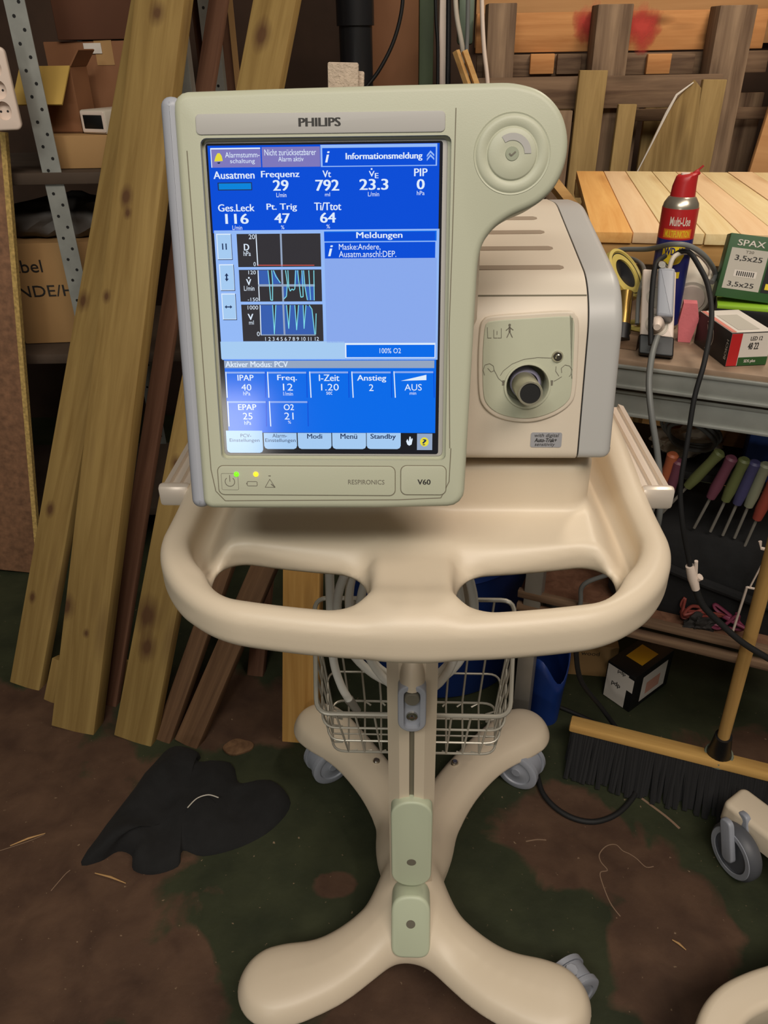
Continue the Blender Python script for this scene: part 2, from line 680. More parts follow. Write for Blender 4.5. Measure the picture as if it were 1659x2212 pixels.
LIME = plain('lime_card', (150, 196, 50), 0.5)
LGREY = plain('light_grey_print', (186, 180, 168), 0.6)
PAPER = plain('white_paper', (216, 208, 198), 0.7)
PINKF = plain('pink_foam', (220, 120, 126), 0.85, bump=0.3, bscale=200)
BRASS = plain('brass', (206, 170, 96), 0.22, 0.9)
TAPEY = plain('yellow_tape', (196, 178, 96), 0.5)
PURPLE = plain('purple_handle', (108, 60, 76), 0.5)
GREENH = plain('green_handle', (98, 104, 62), 0.5)
ORANGEH = plain('orange_handle', (176, 96, 62), 0.5)
BLUEH = plain('blue_handle', (66, 64, 102), 0.5)
GREYC = plain('grey_cable', (112, 114, 112), 0.5)
BRISTLE = plain('black_bristle', (20, 20, 22), 0.8)
BROOMW = wood('broom_wood', (204, 164, 96), (178, 136, 76), (120, 80, 44), 'X', 0.1)
HANDLEW = wood('broom_handle_wood', (200, 160, 96), (172, 132, 76), (120, 80, 44), 'Z', 0.1)
CLEAR = plain('cloudy_bag', (190, 176, 156), 0.3, var=0.15, scale=30)
GREYBAG = plain('grey_bag', (104, 100, 96), 0.7, var=0.2, scale=12)
PIPE = plain('dark_pipe', (26, 27, 30), 0.35)
GREENPOST = plain('dark_green_post', (52, 66, 38), 0.6, var=0.2, scale=10)
AMBER = plain('amber_label', (232, 170, 30), 0.5)
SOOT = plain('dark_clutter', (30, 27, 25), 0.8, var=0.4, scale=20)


def floor_mat():
    m, nt, b = new_mat('worn_workshop_floor')
    tc = nt.nodes.new('ShaderNodeTexCoord')

    def noise(scale, detail, dist=0.0, off=(0, 0, 0)):
        mp = nt.nodes.new('ShaderNodeMapping')
        mp.inputs['Location'].default_value = off
        nt.links.new(tc.outputs['Object'], mp.inputs['Vector'])
        n = nt.nodes.new('ShaderNodeTexNoise')
        n.inputs['Scale'].default_value = scale
        n.inputs['Detail'].default_value = detail
        n.inputs['Distortion'].default_value = dist
        nt.links.new(mp.outputs['Vector'], n.inputs['Vector'])
        return n

    def ramp(src, p0, p1, c0, c1):
        r = nt.nodes.new('ShaderNodeValToRGB')
        r.color_ramp.elements[0].position = p0
        r.color_ramp.elements[1].position = p1
        r.color_ramp.elements[0].color = c0
        r.color_ramp.elements[1].color = c1
        nt.links.new(src, r.inputs['Fac'])
        return r

    def mix(fac, a, bb, mode='MIX'):
        x = nt.nodes.new('ShaderNodeMix')
        x.data_type = 'RGBA'
        x.blend_type = mode
        if hasattr(fac, 'is_linked'): nt.links.new(fac, x.inputs['Factor'])
        else: x.inputs['Factor'].default_value = fac
        nt.links.new(a, x.inputs['A'])
        nt.links.new(bb, x.inputs['B'])
        return x.outputs['Result']

    big = noise(2.3, 4, 0.8, (3.1, 0.4, 0))
    # worn-through areas of the old green coat, each with its own place and size
    worn = None
    for cx, cy, rx, ry, rot in ((-0.80, 1.02, 0.36, 0.44, 0.3), (-0.42, 0.80, 0.10, 0.12, 0.2), (-1.0, 1.45, 0.24, 0.22, 0), (0.44, 1.09, 0.20, 0.13, -0.5), (0.57, 0.86, 0.13, 0.17, -0.3), (0.03, 0.72, 0.20, 0.12, 0.2),
                            (0.88, 1.28, 0.16, 0.14, 0), (-0.42, 1.52, 0.20, 0.14, 0), (-0.12, 1.00, 0.05, 0.03, 0), (0.15, 0.45, 0.4, 0.2, 0)):
        mp = nt.nodes.new('ShaderNodeMapping')
        mp.vector_type = 'TEXTURE'
        mp.inputs['Location'].default_value = (cx, cy, 0)
        mp.inputs['Rotation'].default_value = (0, 0, rot)
        mp.inputs['Scale'].default_value = (rx, ry, 1000)
        nt.links.new(tc.outputs['Object'], mp.inputs['Vector'])
        ln = nt.nodes.new('ShaderNodeVectorMath')
        ln.operation = 'LENGTH'
        nt.links.new(mp.outputs['Vector'], ln.inputs[0])
        if worn is None: worn = ln.outputs['Value']
        else:
            mn = nt.nodes.new('ShaderNodeMath')
            mn.operation = 'MINIMUM'
            nt.links.new(worn, mn.inputs[0])
            nt.links.new(ln.outputs['Value'], mn.inputs[1])
            worn = mn.outputs[0]
    sub = nt.nodes.new('ShaderNodeMath')
    sub.operation = 'MULTIPLY_ADD'
    nn = noise(7.5, 7, 0.6, (3.1, 0.4, 0))
    nt.links.new(nn.outputs['Fac'], sub.inputs[0])
    sub.inputs[1].default_value = 1.5
    nt.links.new(worn, sub.inputs[2])
    patch = ramp(sub.outputs[0], 0.0, 1.0, (1, 1, 1, 1), (0, 0, 0, 1))
    mrp = nt.nodes.new('ShaderNodeMapRange')
    mrp.inputs['From Min'].default_value = 1.62
    mrp.inputs['From Max'].default_value = 1.80
    nt.links.new(sub.outputs[0], mrp.inputs['Value'])
    nt.links.new(mrp.outputs['Result'], patch.inputs['Fac'])
    g = ramp(noise(9, 8).outputs['Fac'], 0.3, 0.7, srgb(37, 42, 26), srgb(53, 57, 37))
    r = ramp(noise(11, 9, 0.4, (7, 2, 0)).outputs['Fac'], 0.3, 0.72, srgb(64, 45, 34), srgb(90, 67, 51))
    base = mix(patch.outputs['Color'], g.outputs['Color'], r.outputs['Color'])
    speck = ramp(noise(90, 3, 0.0, (1, 5, 0)).outputs['Fac'], 0.70, 0.78, (0, 0, 0, 1), (1, 1, 1, 1))
    sc = nt.nodes.new('ShaderNodeRGB')
    sc.outputs[0].default_value = srgb(140, 118, 94)
    base = mix(speck.outputs['Color'], base, sc.outputs[0])
    nt.links.new(base, b.inputs['Base Color'])
    b.inputs['Roughness'].default_value = 0.72
    b.inputs['Specular IOR Level'].default_value = 0.3
    bp = nt.nodes.new('ShaderNodeBump')
    bp.inputs['Strength'].default_value = 0.35
    bp.inputs['Distance'].default_value = 0.004
    nt.links.new(noise(40, 6).outputs['Fac'], bp.inputs['Height'])
    nt.links.new(bp.outputs['Normal'], b.inputs['Normal'])
    return m


# ------------------------------------------------------------------ the setting
m = MB()
m.box((0.3, 1.6, -0.03), (6.4, 6.0, 0.06))
m.M = Matrix.Identity(4)
flo = tag(m.build('floor', floor_mat()), kind='structure')
SCUFF = plain('pale_scuff', (128, 104, 84), 0.9)
for pts, w in (([(1340, 1980), (1318, 1950), (1300, 1905), (1297, 1885), (1312, 1880), (1298, 1862), (1295, 1845), (1310, 1828), (1330, 1825), (1345, 1838), (1360, 1845), (1375, 1855), (1395, 1873), (1412, 1872)], 0.0022),
               ([(1368, 1712), (1400, 1735), (1440, 1765), (1468, 1790)], 0.006), ([(1136, 1818), (1160, 1814), (1180, 1815)], 0.003),
               ([(0, 1838), (60, 1818), (96, 1803)], 0.002), ([(110, 1925), (140, 1890), (152, 1880)], 0.002)):
    m = MB()
    P = catmull([atZ(u, v, 0) for u, v in pts], 6)
    m.line(Matrix.Identity(4), [(p.x, p.y) for p in P], w, 0.0006)
    m.build('floor_scuff', SCUFF, flo, smooth=0)
m = MB()
m.box((0.3, 3.55, 1.5), (6.4, 0.1, 3.0))
tag(m.build('wall_back', WALLD), kind='structure')
m = MB()
m.box((-1.95, 2.0, 1.5), (0.1, 3.2, 3.0))
tag(m.build('wall_left', WALLD), kind='structure')


def frame(origin, x, y):
    x, y = Vector(x).normalized(), Vector(y).normalized()
    z = x.cross(y)
    M = Matrix((x, y, z)).transposed().to_4x4()
    M.translation = Vector(origin)
    return M


def mm(pts): return [(x / 1000, y / 1000) for x, y in pts]


# ------------------------------------------------------------------ the ventilator cart
cart = empty('ventilator_cart', CO, CYAW,
             'cream wheeled medical stand with looped handle tray, grey column and four curved legs', 'medical cart')


def tray_fn(x, y, z):
    yf = y - np.where(y < -0.05, x * x / 1.5, 0)           # bowed front
    outer = rr2(x, yf, 0, -0.0835, 0.272, 0.2835, 0.115)
    rim = 1.096 + 0.018 * sstep(-0.17, 0.05, y)
    inner = rr2(x, yf, 0, -0.0695, 0.240, 0.2550, 0.085)
    ring = extr(outer, z, 1.047, rim, 0.016)
    ring = smax(ring, -np.where(z > 1.0, inner, 1), 0.014)
    hump = sstep(-0.285, -0.235, y) * 0.036 + 0.012 * np.clip((y + 0.25) / 0.07, 0, 1.0)
    win = 1 - sstep(0.186, 0.232, np.abs(x))
    fl = 1.062 + hump * win
    under = 1.045 + 0.022 * (1 - sstep(0.20, 0.235, np.abs(x))) * (1 - sstep(-0.2, -0.1, y))
    floor_ = extr(outer + 0.01, z, under, np.maximum(fl, under + 0.012), 0.008)
    d = smin(ring, floor_, 0.014)
    boss = extr(rr2(x, y, 0, -0.005, 0.192, 0.180, 0.03), z, 1.05, 1.164, 0.008)
    d = smin(d, boss, 0.010)
    rear = extr(rr2(x, y, 0, 0.10, 0.252, 0.07, 0.03), z, 1.05, 1.130, 0.012)
    d = smin(d, rear, 0.02)
    br = extr(rr2(x, y, 0, -0.27, 0.041, 0.085, 0.03), z, 1.05, 1.099, 0.012)
    d = smin(d, br, 0.022)
    s2 = np.abs(x)
    slot = rr2(s2, yf + 0.0, 0.1235, -0.3005, 0.079, 0.041, 0.036)
    slot = np.maximum(slot, z - 1.2)
    return smax(d, -slot, 0.012)


sdf_object('tray', tray_fn, (-0.296, -0.40, 1.03), (0.296, 0.224, 1.185), 0.0035, PLASTIC, cart)

# aluminium side rails
for sx in (-1, 1):
    m = MB()
    prof = [(0, 0), (0.034, 0), (0.034, 0.016), (0.026, 0.019), (0.025, 0.014), (0.019, 0.014), (0.018, 0.019), (0.013, 0.019),
            (0.012, 0.014), (0.006, 0.014), (0.005, 0.019), (0, 0.019)]
    pts = [(sx * (0.268 + a), b) for a, b in prof]
    rings = [[(x, yy, 1.075 + z) for x, z in pts] for yy in (-0.105, 0.14)]
    m.loops(rings)
    ra = m.build('side_rail', ALU, cart, smooth=30)
    m = MB()
    m.box((sx * 0.2845, -0.112, 1.085), (0.038, 0.014, 0.028), bev=0.005)
    m.build('end_cap', ALU, ra)

# column, extruded with a front groove
m = MB()
h = [(0.004, -0.032), (0.004, -0.040), (0.0205, -0.040), (0.039, -0.026), (0.039, 0.036), (0.030, 0.042)]
prof = h + [(-x, y) for x, y in reversed(h)]
m.loops([[(x, y, z) for x, y in prof] for z in (0.17, 1.06)])
colo = m.build('column', PLASTIC, cart, smooth=20)
m = MB()
m.box((0, -0.0335, 0.62), (0.0078, 0.004, 0.86))
m.build('column_groove', GROOVE, colo)


# base: four curved legs growing out of one hub
LEGS = [[(0, -0.04, 0.055), (-0.07, -0.085, 0.050), (-0.155, -0.143, 0.056), (-0.243, -0.170, 0.068)],
        [(0, -0.04, 0.055), (0.07, -0.090, 0.050), (0.155, -0.152, 0.056), (0.250, -0.184, 0.068)],
        [(0.0, 0.09, 0.055), (-0.027, 0.175, 0.045), (-0.055, 0.24, 0.044), (-0.091, 0.30, 0.046), (-0.15, 0.375, 0.052), (-0.228, 0.448, 0.068)],
        [(0.008, 0.09, 0.057), (0.05, 0.175, 0.047), (0.082, 0.24, 0.045), (0.12, 0.30, 0.047), (0.185, 0.375, 0.053), (0.268, 0.442, 0.068)]]


LEGS = [[tuple(p) for p in catmull(l_, 4)] for l_ in LEGS]


def base_fn(x, y, z):
    d = cone2(x, y, (0.0, -0.03, 0.056), (0.004, 0.11, 0.056))
    for leg in LEGS:
        l = None
        for a, b in zip(leg, leg[1:]):
            c = cone2(x, y, a, b)
            l = c if l is None else smin(l, c, 0.02)
        d = smin(d, l, 0.045)
    hub = np.exp(-((x / 0.07) ** 2 + ((y - 0.02) / 0.13) ** 2))
    top = 0.138 + 0.105 * hub
    bot = 0.083 + 0.02 * hub
    # crown across each leg: thinner towards its edge
    top = top - 0.030 * np.exp(np.minimum(d, 0) / 0.02)
    return extr(d, z, bot, top, 0.020)


sdf_object('base', base_fn, (-0.325, -0.26, 0.06), (0.36, 0.53, 0.27), 0.0042, PLASTIC, cart)


def caster(x, y, ang, parent, tyre, disc, r=0.042, w=0.036, hood=True):
    M = Matrix.Translation((x, y, r)) @ Matrix.Rotation(ang, 4, 'Z') @ Matrix.Rotation(math.pi / 2, 4, 'X')
    m = MB()
    if hood:
        pts = [(0.9 * r * math.cos(math.radians(a)), 0.98 * r * math.sin(math.radians(a))) for a in range(0, 181, 15)]
        pts += [(-0.9 * r, -0.2 * r), (0.9 * r, -0.2 * r)]
        m.plate(pts, -w * 0.33, w * 0.33, M, 0.003)
    m.tube([(x, y, r), (x, y, r + 0.055)], 0.011)
    cf = m.build('caster', disc, parent)
    for sgn in (-1, 1):
        m = MB()
        z0, z1 = sgn * w * 0.36, sgn * w * 0.62
        m.lathe([(0.0, z1), (r * 0.20, z1), (r * 0.24, z1 * 0.94), (r * 0.66, z1 * 0.9), (r * 0.70, z1), (r * 0.92, z1), (r, z1 * 0.92),
                 (r, z0), (0.0, z0)], M, 32)
        m.build('wheel', tyre, cf)
    return cf


caster(-0.238, -0.150, 0.9, cart, CASTG, CASTG, 0.05, 0.045)
caster(0.292, -0.128, 0.55, cart, CASTG, CASTG, 0.05, 0.045)
caster(-0.206, 0.388, 0.55, cart, CASTG, CASTG, 0.052, 0.052)
caster(0.262, 0.384, -0.5, cart, CASTG, CASTG, 0.052, 0.052)

# cover plates on the column foot
m = MB()
M = frame((0.0005, -0.036, 0.348), (1, 0, 0), (0, 0.05, 1))
m.plate(rrect(-0.0355, -0.108, 0.0355, 0.108, 0.0335, 10), -0.01, 0.022, M, 0.004)
c1 = m.build('column_cover', COVERG, cart)
m = MB()
m.lathe([(0, 0.0226), (0.0082, 0.0226), (0.0082, 0.021)], M @ Matrix.Translation((0, -0.042, 0)), 20)
m.build('screw_hole', INKSOFT, c1)
m = MB()
M = frame((0.0, -0.088, 0.180), (1, 0, 0), (0, 0.42, 1))
m.plate(round_poly([(-0.035, -0.063, 0.022), (0.035, -0.063, 0.022), (0.035, 0.060, 0.036), (-0.035, 0.060, 0.036)], 8), -0.03, 0.021, M, 0.006)
c2 = m.build('base_cover', COVERG, cart)
m = MB()
m.lathe([(0, 0.0216), (0.0082, 0.0216), (0.0082, 0.020)], M @ Matrix.Translation((0, 0.006, 0)), 20)
m.build('screw_hole', INKSOFT, c2)

# cable clamp on the column
m = MB()
M = frame((0, -0.040, 0.690), (1, 0, 0), (0, 0, 1))
m.plate(rrect(-0.0215, -0.052, 0.0215, 0.044, 0.0205, 8), 0, 0.026, M, 0.003, holes=[rrect(-0.0125, -0.044, 0.0125, 0.034, 0.008, 4)], hole_depth=0.008)
cl = m.build('column_clamp', GREYP, cart)
m = MB()
rings = []
for k in range(7):
    a = k / 6 * math.pi / 2
    rings.append([(x * math.cos(a * 0.95), -0.038 - 0.030 * math.cos(a) * max(0.0, yy), 0.722 + 0.05 * math.sin(a))
                  for x, yy in [(0.0195 * math.cos(math.radians(t)), math.sin(math.radians(t))) for t in range(0, 181, 15)]])
m.loops(rings)
m.build('clamp_dome', PLASTIC, cl)
m = MB()
m.lathe([(0, 0.0275), (0.0105, 0.0275), (0.0115, 0.026), (0.0115, 0.018)], M @ Matrix.Translation((0, 0.017, 0)), 20)
m.build('clamp_hole', INKSOFT, cl)
m = MB()
m.lathe([(0, 0.024), (0.004, 0.0245), (0.0048, 0.022), (0.0085, 0.021), (0.009, 0.018)], M @ Matrix.Translation((0, -0.024, 0)), 20)
m.build('clamp_screw', CHROME, cl)

# wire basket behind the column
def basket():
    m = MB()
    T = [(-0.166, 0.052, 0.553), (0.168, 0.052, 0.553), (0.182, 0.20, 0.69), (-0.178, 0.20, 0.69)]
    B = [(-0.144, 0.064, 0.446), (0.150, 0.064, 0.446), (0.160, 0.19, 0.446), (-0.156, 0.19, 0.446)]
    def loop(P, r, rad=0.025):
        pts = []
        n = len(P)
        for i in range(n):
            a, b, c = Vector(P[i - 1]), Vector(P[i]), Vector(P[(i + 1) % n])
            q0, q2 = b + (a - b).normalized() * rad, b + (c - b).normalized() * rad
            for j in range(6):
                s = j / 5
                pts.append(q0 * (1 - s) ** 2 + b * 2 * s * (1 - s) + q2 * s * s)
        m.tube(pts, r, 8, closed=True)
    lerp = lambda a, b, t: Vector(a) * (1 - t) + Vector(b) * t
    loop(T, 0.0042)
    for t in (0.36, 0.7):
        loop([lerp(T[i], B[i], t) for i in range(4)], 0.0021)
    loop(B, 0.0023)
    for i, n in ((0, 9), (1, 5), (2, 9), (3, 5)):
        j = (i + 1) % 4
        for k in range(n):
            t = (k + 1) / (n + 1)
            a, b = lerp(T[i], T[j], t), lerp(B[i], B[j], t)
            m.tube([a, b, b + (lerp(B[0], B[2], 0.5) - b) * 0.12 + Vector((0, 0, -0.004))], 0.0021, 6)
    for k in range(9):
        t = (k + 1) / 10
        m.tube([lerp(B[0], B[1], t), lerp(B[3], B[2], t)], 0.0020, 6)
    for t in (0.33, 0.66):
        m.tube([lerp(B[0], B[3], t), lerp(B[1], B[2], t)], 0.0016, 6)
    m.box((-0.03, 0.046, 0.566), (0.01, 0.02, 0.012))
    m.box((0.03, 0.046, 0.566), (0.01, 0.02, 0.012))
    return m.build('wire_basket', WIRE, cart)


basket()
for bx, by in ((-0.083, 0.312), (0.098, 0.312)):       # leg bolts
    m = MB()
    m.lathe([(0.0, 0.012), (0.005, 0.012), (0.008, 0.009), (0.009, 0.0)], Matrix.Translation((bx, by, 0.128)), 16)
    m.build('leg_bolt', CHROME, cart)

# white hoses coiled into the basket
m = MB()
for cx, rx, rz, yy in ((-0.012, 0.112, 0.160, 0.088), (-0.008, 0.098, 0.168, 0.108), (-0.004, 0.082, 0.160, 0.072)):
    pts = [CO + CR @ Vector((cx + rx * math.cos(a), yy + 0.008 * math.sin(2 * a), 0.745 + rz * math.sin(a))) for a in np.linspace(0, 2 * math.pi, 48, endpoint=False)]
    m.tube(pts, 0.0074, 10, closed=True)
P = [(-0.128, 0.10, 0.94), (-0.133, 0.10, 0.85), (-0.138, 0.105, 0.70), (-0.138, 0.11, 0.62), (-0.128, 0.11, 0.565), (-0.115, 0.11, 0.53)]
m.tube([CO + CR @ q for q in catmull(P, 8)], 0.0075, 10)
hs = m.build('coiled_hose', HOSE, smooth=60)
tag(hs, 'white flexible hose coiled behind the column and hanging into the wire basket', 'hose')
m = MB()
m.tube([CO + CR @ Vector((-0.115, 0.11, 0.53)), CO + CR @ Vector((-0.100, 0.112, 0.498))], [0.009, 0.007], 10)
tag(m.build('hose_connector', STEELD, hs), 'metal hose end')

# ------------------------------------------------------------------ the ventilator
VZ = 1.166
vent = empty('ventilator', CO + Vector((0, 0, VZ)), CYAW,
             'bedside ventilator with lit blue touchscreen and round control lobe, standing on the cream cart', 'medical ventilator')
VL = (0, 0, -VZ)
T = math.radians(14.5)
MC = Vector((-0.0725, -0.2664, 1.3553))
NV, UPV = Vector((0, -math.cos(T), math.sin(T))), Vector((0, math.sin(T), math.cos(T)))
MM = frame(MC, (1, 0, 0), UPV)

lobe = [(124, 5), (126, 40), (134, 57), (149, 68.5), (170, 78), (184, 91), (191.5, 109), (192, 128), (185, 146), (170, 159.5), (149, 165.5), (128, 166)]
lobe = [(p.x, p.y) for p in catmull([Vector((a, b, 0)) for a, b in lobe], 5)]
out = [(-117, 148), (-117, -168)] + [(-117 + 9 - 9 * math.cos(a), -168 - 9 * math.sin(a)) for a in (0.4, 0.8, 1.2, 1.57)]
out += [(-60, -177), (40, -176), (104, -174)] + [(104 + 15 * math.sin(a), -159 - 15 * math.cos(a)) for a in (0.4, 0.8, 1.2, 1.57)]
out += [(121, -90)] + lobe + [(60, 165.5), (-20, 164.5), (-105, 163)] + [(-105 - 12 * math.sin(a), 151 + 12 * math.cos(a)) for a in (0.4, 0.8, 1.2)]
m = MB()
m.plate(mm(out), -0.055, 0.0, MM, 0.006, holes=[mm(rrect(-97, -131, 101.5, 129, 5, 4))], hole_depth=0.006)
housing = m.build('front_housing', PANEL, vent, VL)
m = MB()
m.plate(mm(rrect(-129, -178, -112, 161, 8, 5)), -0.055, -0.003, MM, 0.008)
m.build('side_trim', GREYP, vent, VL)
# faint panel joint, drawn as a thin groove strip around the face
m = MB()
m.line(MM, mm([(104.5, 148), (103.8, 60), (102.5, -20), (105, -120)]), 0.0008, 0.0002)
m.line(MM, mm([(-108, 120), (-107, -140), (-104, -160), (-96, -169), (60, -167), (98, -165), (105, -150), (106, -120)]), 0.0008, 0.0002)
m.build('panel_joint', GROOVE, housing, smooth=0)

m = MB()
m.plate(mm(rrect(-99.5, 131.2, 96.5, 146.2, 3.5, 4)), -0.001, 0.0008, MM, 0.0005)
bp_ = m.build('brand_plate', PANELG, vent, VL)
m = MB()
m.text('PHILIPS', MM, -0.0177, 0.1362, 0.0146, 0.1424, 0.00095, bold=0.06)
m.build('brand_lettering', INK, bp_, smooth=0)

# screen
m = MB()
m.plate(mm(rrect(-95.5, -128.5, 99.0, 127.5, 4, 4)), -0.009, -0.0052, MM, 0.001)
m.build('screen_bezel', PANELG, vent, VL)
SZ = -0.0048


def S(u, v):
    q = hitL(u, v, MC + NV * SZ, NV) - MC
    return q.x, q.dot(UPV)


SCR = [glow('screen_black', (26, 26, 30)), glow('screen_blue', (0, 78, 218)), glow('screen_bright_blue', (0, 108, 236)),
       glow('screen_pale_blue', (150, 188, 250)), glow('screen_white', (226, 240, 255)), glow('screen_lilac', (128, 122, 190)),
       glow('screen_yellow', (232, 220, 60)), glow('screen_graph', (52, 50, 54)), glow('screen_cyan', (130, 220, 235)),
       glow('screen_fill', (56, 96, 178)), glow('screen_grey', (150, 168, 196)), glow('screen_light', (168, 206, 245)),
       glow('screen_red', (220, 90, 80)), glow('screen_sky', (0, 134, 222)), glow('screen_ink', (30, 50, 90)), glow('screen_mid', (140, 172, 240))]
(K, B1, B2, PB, WH, LI, YE, GR, CY, FI, GY, LT, RD, SK, IK, MD) = range(16)
m = MB()
LV = [0]


def sr(u0, v0, u1, v1, c, lv):
    m.mi = c
    x0, y1 = S(u0, v0)
    x1, y0 = S(u1, v1)
    m.quad(MM, x0, y0, x1, y1, SZ + lv * 0.00006)


def st(s, u0, v0, u1, v1, c=WH, bold=0.0, lv=6, shear=0.0):
    m.mi = c
    x0, y1 = S(u0, v0)
    x1, y0 = S(u1, v1)
    m.text(s, MM, x0, y0, x1, y1, SZ + lv * 0.00006, bold, shear)


def sl(pts, c, w=0.0006, lv=5):
    m.mi = c
    m.line(MM, [S(*p) for p in pts], w, SZ + lv * 0.00006)


def sp(pts, c, lv=4):
    m.mi = c
    m.poly(MM, [S(*p) for p in pts], SZ + lv * 0.00006)


m.mi = K
m.plate(mm(rrect(-94.3, -126.3, 95.0, 125.8, 2, 3)), -0.008, SZ, MM, 0.0)
sr(448, 315, 947, 500, B1, 1)
# header row
sr(454, 320, 564, 361, WH, 2); sr(456, 323, 564, 361, LI, 3)
sr(565, 318, 692, 360, LI, 3)
sp([(463, 349), (466, 338), (470, 331), (475, 331), (479, 337), (481.5, 348)], YE, 5)
sp([(469, 351), (471, 354), (475, 354), (476, 350)], IK, 5)
st('Alarmstumm-', 486, 329, 561, 340); st('schaltung', 497, 343.5, 551, 355)
st('Nicht zur\u00fccksetzbarer', 571, 323, 683, 335); st('Alarm aktiv', 601, 338.5, 656, 348.5)
sr(692, 313, 944, 358, PB, 2); sr(696, 320, 941, 356, B2, 3); sr(696, 320, 941, 356, B1, 4)
st('i', 703, 327, 711.5, 351, bold=0.04, shear=0.3)
st('Informationsmeldung', 747, 330.5, 912, 347, bold=0.025)
for dv in (0, 8):
    sp([(922, 335 + dv), (930, 325 + dv), (938, 333.5 + dv), (938, 338 + dv), (930, 330 + dv), (922, 340 + dv)], PB, 6)
# measured values
bo = 0.022
st('Ausatmen', 461, 370.5, 550, 386, bold=bo); st('Frequenz', 564, 369.5, 647, 387, bold=bo)
st('Vt', 697, 368.5, 715, 383, bold=bo); st('V', 797, 369.5, 809, 381.5, bold=bo); st('E', 810, 374, 817.5, 385, bold=bo)
sr(801, 363.5, 804.5, 367, WH, 6); st('PIP', 895, 364, 923, 380.5, bold=bo)
sr(470, 394.5, 545, 411, IK, 4); sr(472.5, 396.5, 543, 409, SK, 5)
bo = 0.035
st('29', 590, 389, 623, 412, bold=bo); st('792', 682, 388.5, 732, 412, bold=bo); st('23.3', 777, 387, 838, 410, bold=bo)
st('0', 901, 387, 916.5, 409, bold=bo); st('116', 487, 462, 537, 483.5, bold=bo); st('47', 593, 461, 626, 482, bold=bo)
st('64', 692, 459.5, 725, 481, bold=bo)
bo = 0.022
st('Ges.Leck', 471, 441.5, 550, 456.5, bold=bo); st('Pt. Trig', 576, 440, 641.5, 457, bold=bo); st('Ti/Ttot', 679, 437.5, 737, 454, bold=bo)
st('L/min', 597, 416.5, 619, 426); st('ml', 702, 416, 713, 424); st('L/min', 795, 414.5, 819, 424); st('hPa', 900.5, 412.5, 917, 421.5)
st('L/min', 502, 487, 523.5, 496.5); st('%', 607, 487, 614.5, 495); st('%', 705, 485, 713, 493.5)
# middle field
sr(462, 498, 945, 777, PB, 2)
sr(476, 738, 745, 775, LT, 3)
sr(701, 558, 941, 740, MD, 3)
for (u0, v0, u1, v1) in ((468, 506, 501, 559), (474, 572, 506.5, 626), (479, 635, 510.5, 689)):
    sr(u0, v0, u1 + 2, v1 + 2.5, IK, 3); sr(u0 - 1, v0 - 1, u1 + 0.6, v1 + 1, WH, 4); sr(u0 + 1, v0 + 1.2, u1, v1, LT, 5)
sr(479.5, 526, 483, 539.5, IK, 7); sr(487, 526, 490.5, 539.5, IK, 7)
sp([(489.5, 590), (494, 596), (485.5, 596)], IK, 7); sr(488, 595, 491.5, 603, IK, 7); sp([(486, 602), (494.5, 602), (490, 608)], IK, 7)
sl([(488, 663), (500, 663)], IK, 0.0009, 7); sp([(485.5, 663), (490, 659), (490, 667)], IK, 7); sp([(502, 663), (497.5, 659), (497.5, 667)], IK, 7)
sr(511, 505.5, 694, 576, GR, 4); sr(516, 583, 696, 651, GR, 4); sr(521, 658, 699, 737, GR, 4)
# flow graph fills and curves
sp([(558, 584), (579, 584), (582, 614), (560, 614)], FI, 5)
sp([(589, 584), (592, 584), (607, 613), (588, 614)], FI, 5)
sp([(612, 617), (620, 617), (618, 643), (612, 648)], FI, 5)
sp([(637, 584), (645, 584), (644, 614), (636, 614)], FI, 5)
sp([(652, 584), (657, 584), (657, 614), (648, 614)], FI, 5)
sp([(659, 617), (679, 617), (679, 649), (664, 649)], FI, 5)
sp([(562, 659), (589, 659), (592, 722), (563, 724)], FI, 5)
sp([(594.5, 722), (596, 659), (619, 659), (623, 710), (627, 659), (637, 659), (641, 713), (645, 659), (655, 659), (657, 710), (661, 659),
    (669, 662), (673, 670), (680, 722)], FI, 5)
ww = 0.0007
sl([(579, 584), (582, 612), (585, 648), (589, 649), (589, 612), (587, 584)], CY, ww, 7)
sl([(591, 584), (596, 597), (606, 611)], CY, ww, 7)
sl([(612, 647), (619, 640), (621, 612), (617, 584)], CY, ww, 7)
sl([(622, 584), (624, 620), (627, 629), (631, 624), (634, 627), (637, 624), (639, 584)], CY, ww, 7)
sl([(643, 584), (647, 620), (650, 642), (655, 641), (654, 610), (652, 584)], CY, ww, 7)
sl([(656, 584), (659, 620), (664, 648)], CY, ww, 7)
sl([(667, 584), (671, 648)], CY, ww, 7); sl([(678, 584), (679, 649)], CY, ww, 7)
sl([(589, 659), (593, 722), (596, 659)], CY, ww, 7); sl([(619, 659), (624, 710), (627, 659)], CY, ww, 7)
sl([(637, 659), (641, 713), (645, 659)], CY, ww, 7); sl([(655, 659), (657, 710), (661, 659)], CY, ww, 7)
sl([(668, 659), (674, 668), (680, 722)], CY, ww, 7); sl([(682, 722), (683, 677)], CY, ww, 7)
sl([(558, 616.5), (680, 616.5)], GY, 0.0018, 6)
sl([(553, 506), (557, 574)], WH, 0.0008, 6); sl([(557.5, 584), (560.5, 650)], WH, 0.0008, 6); sl([(562, 659), (564, 724)], WH, 0.0008, 6)
sl([(606.5, 505), (609, 575)], GY, 0.0015, 6); sl([(609, 583), (612, 651)], GY, 0.0015, 8); sl([(612, 658), (615, 724)], GY, 0.0015, 8)
sl([(556, 573), (679, 573)], RD, 0.0006, 6); sl([(563, 723.5), (682, 723.5)], GY, 0.0008, 6)
st('20', 537, 506.5, 551, 516.5); st('D', 527, 527, 538.5, 541, bold=0.03); st('hPa', 526, 542.5, 542, 553); st('0', 547.6, 566, 553, 575)
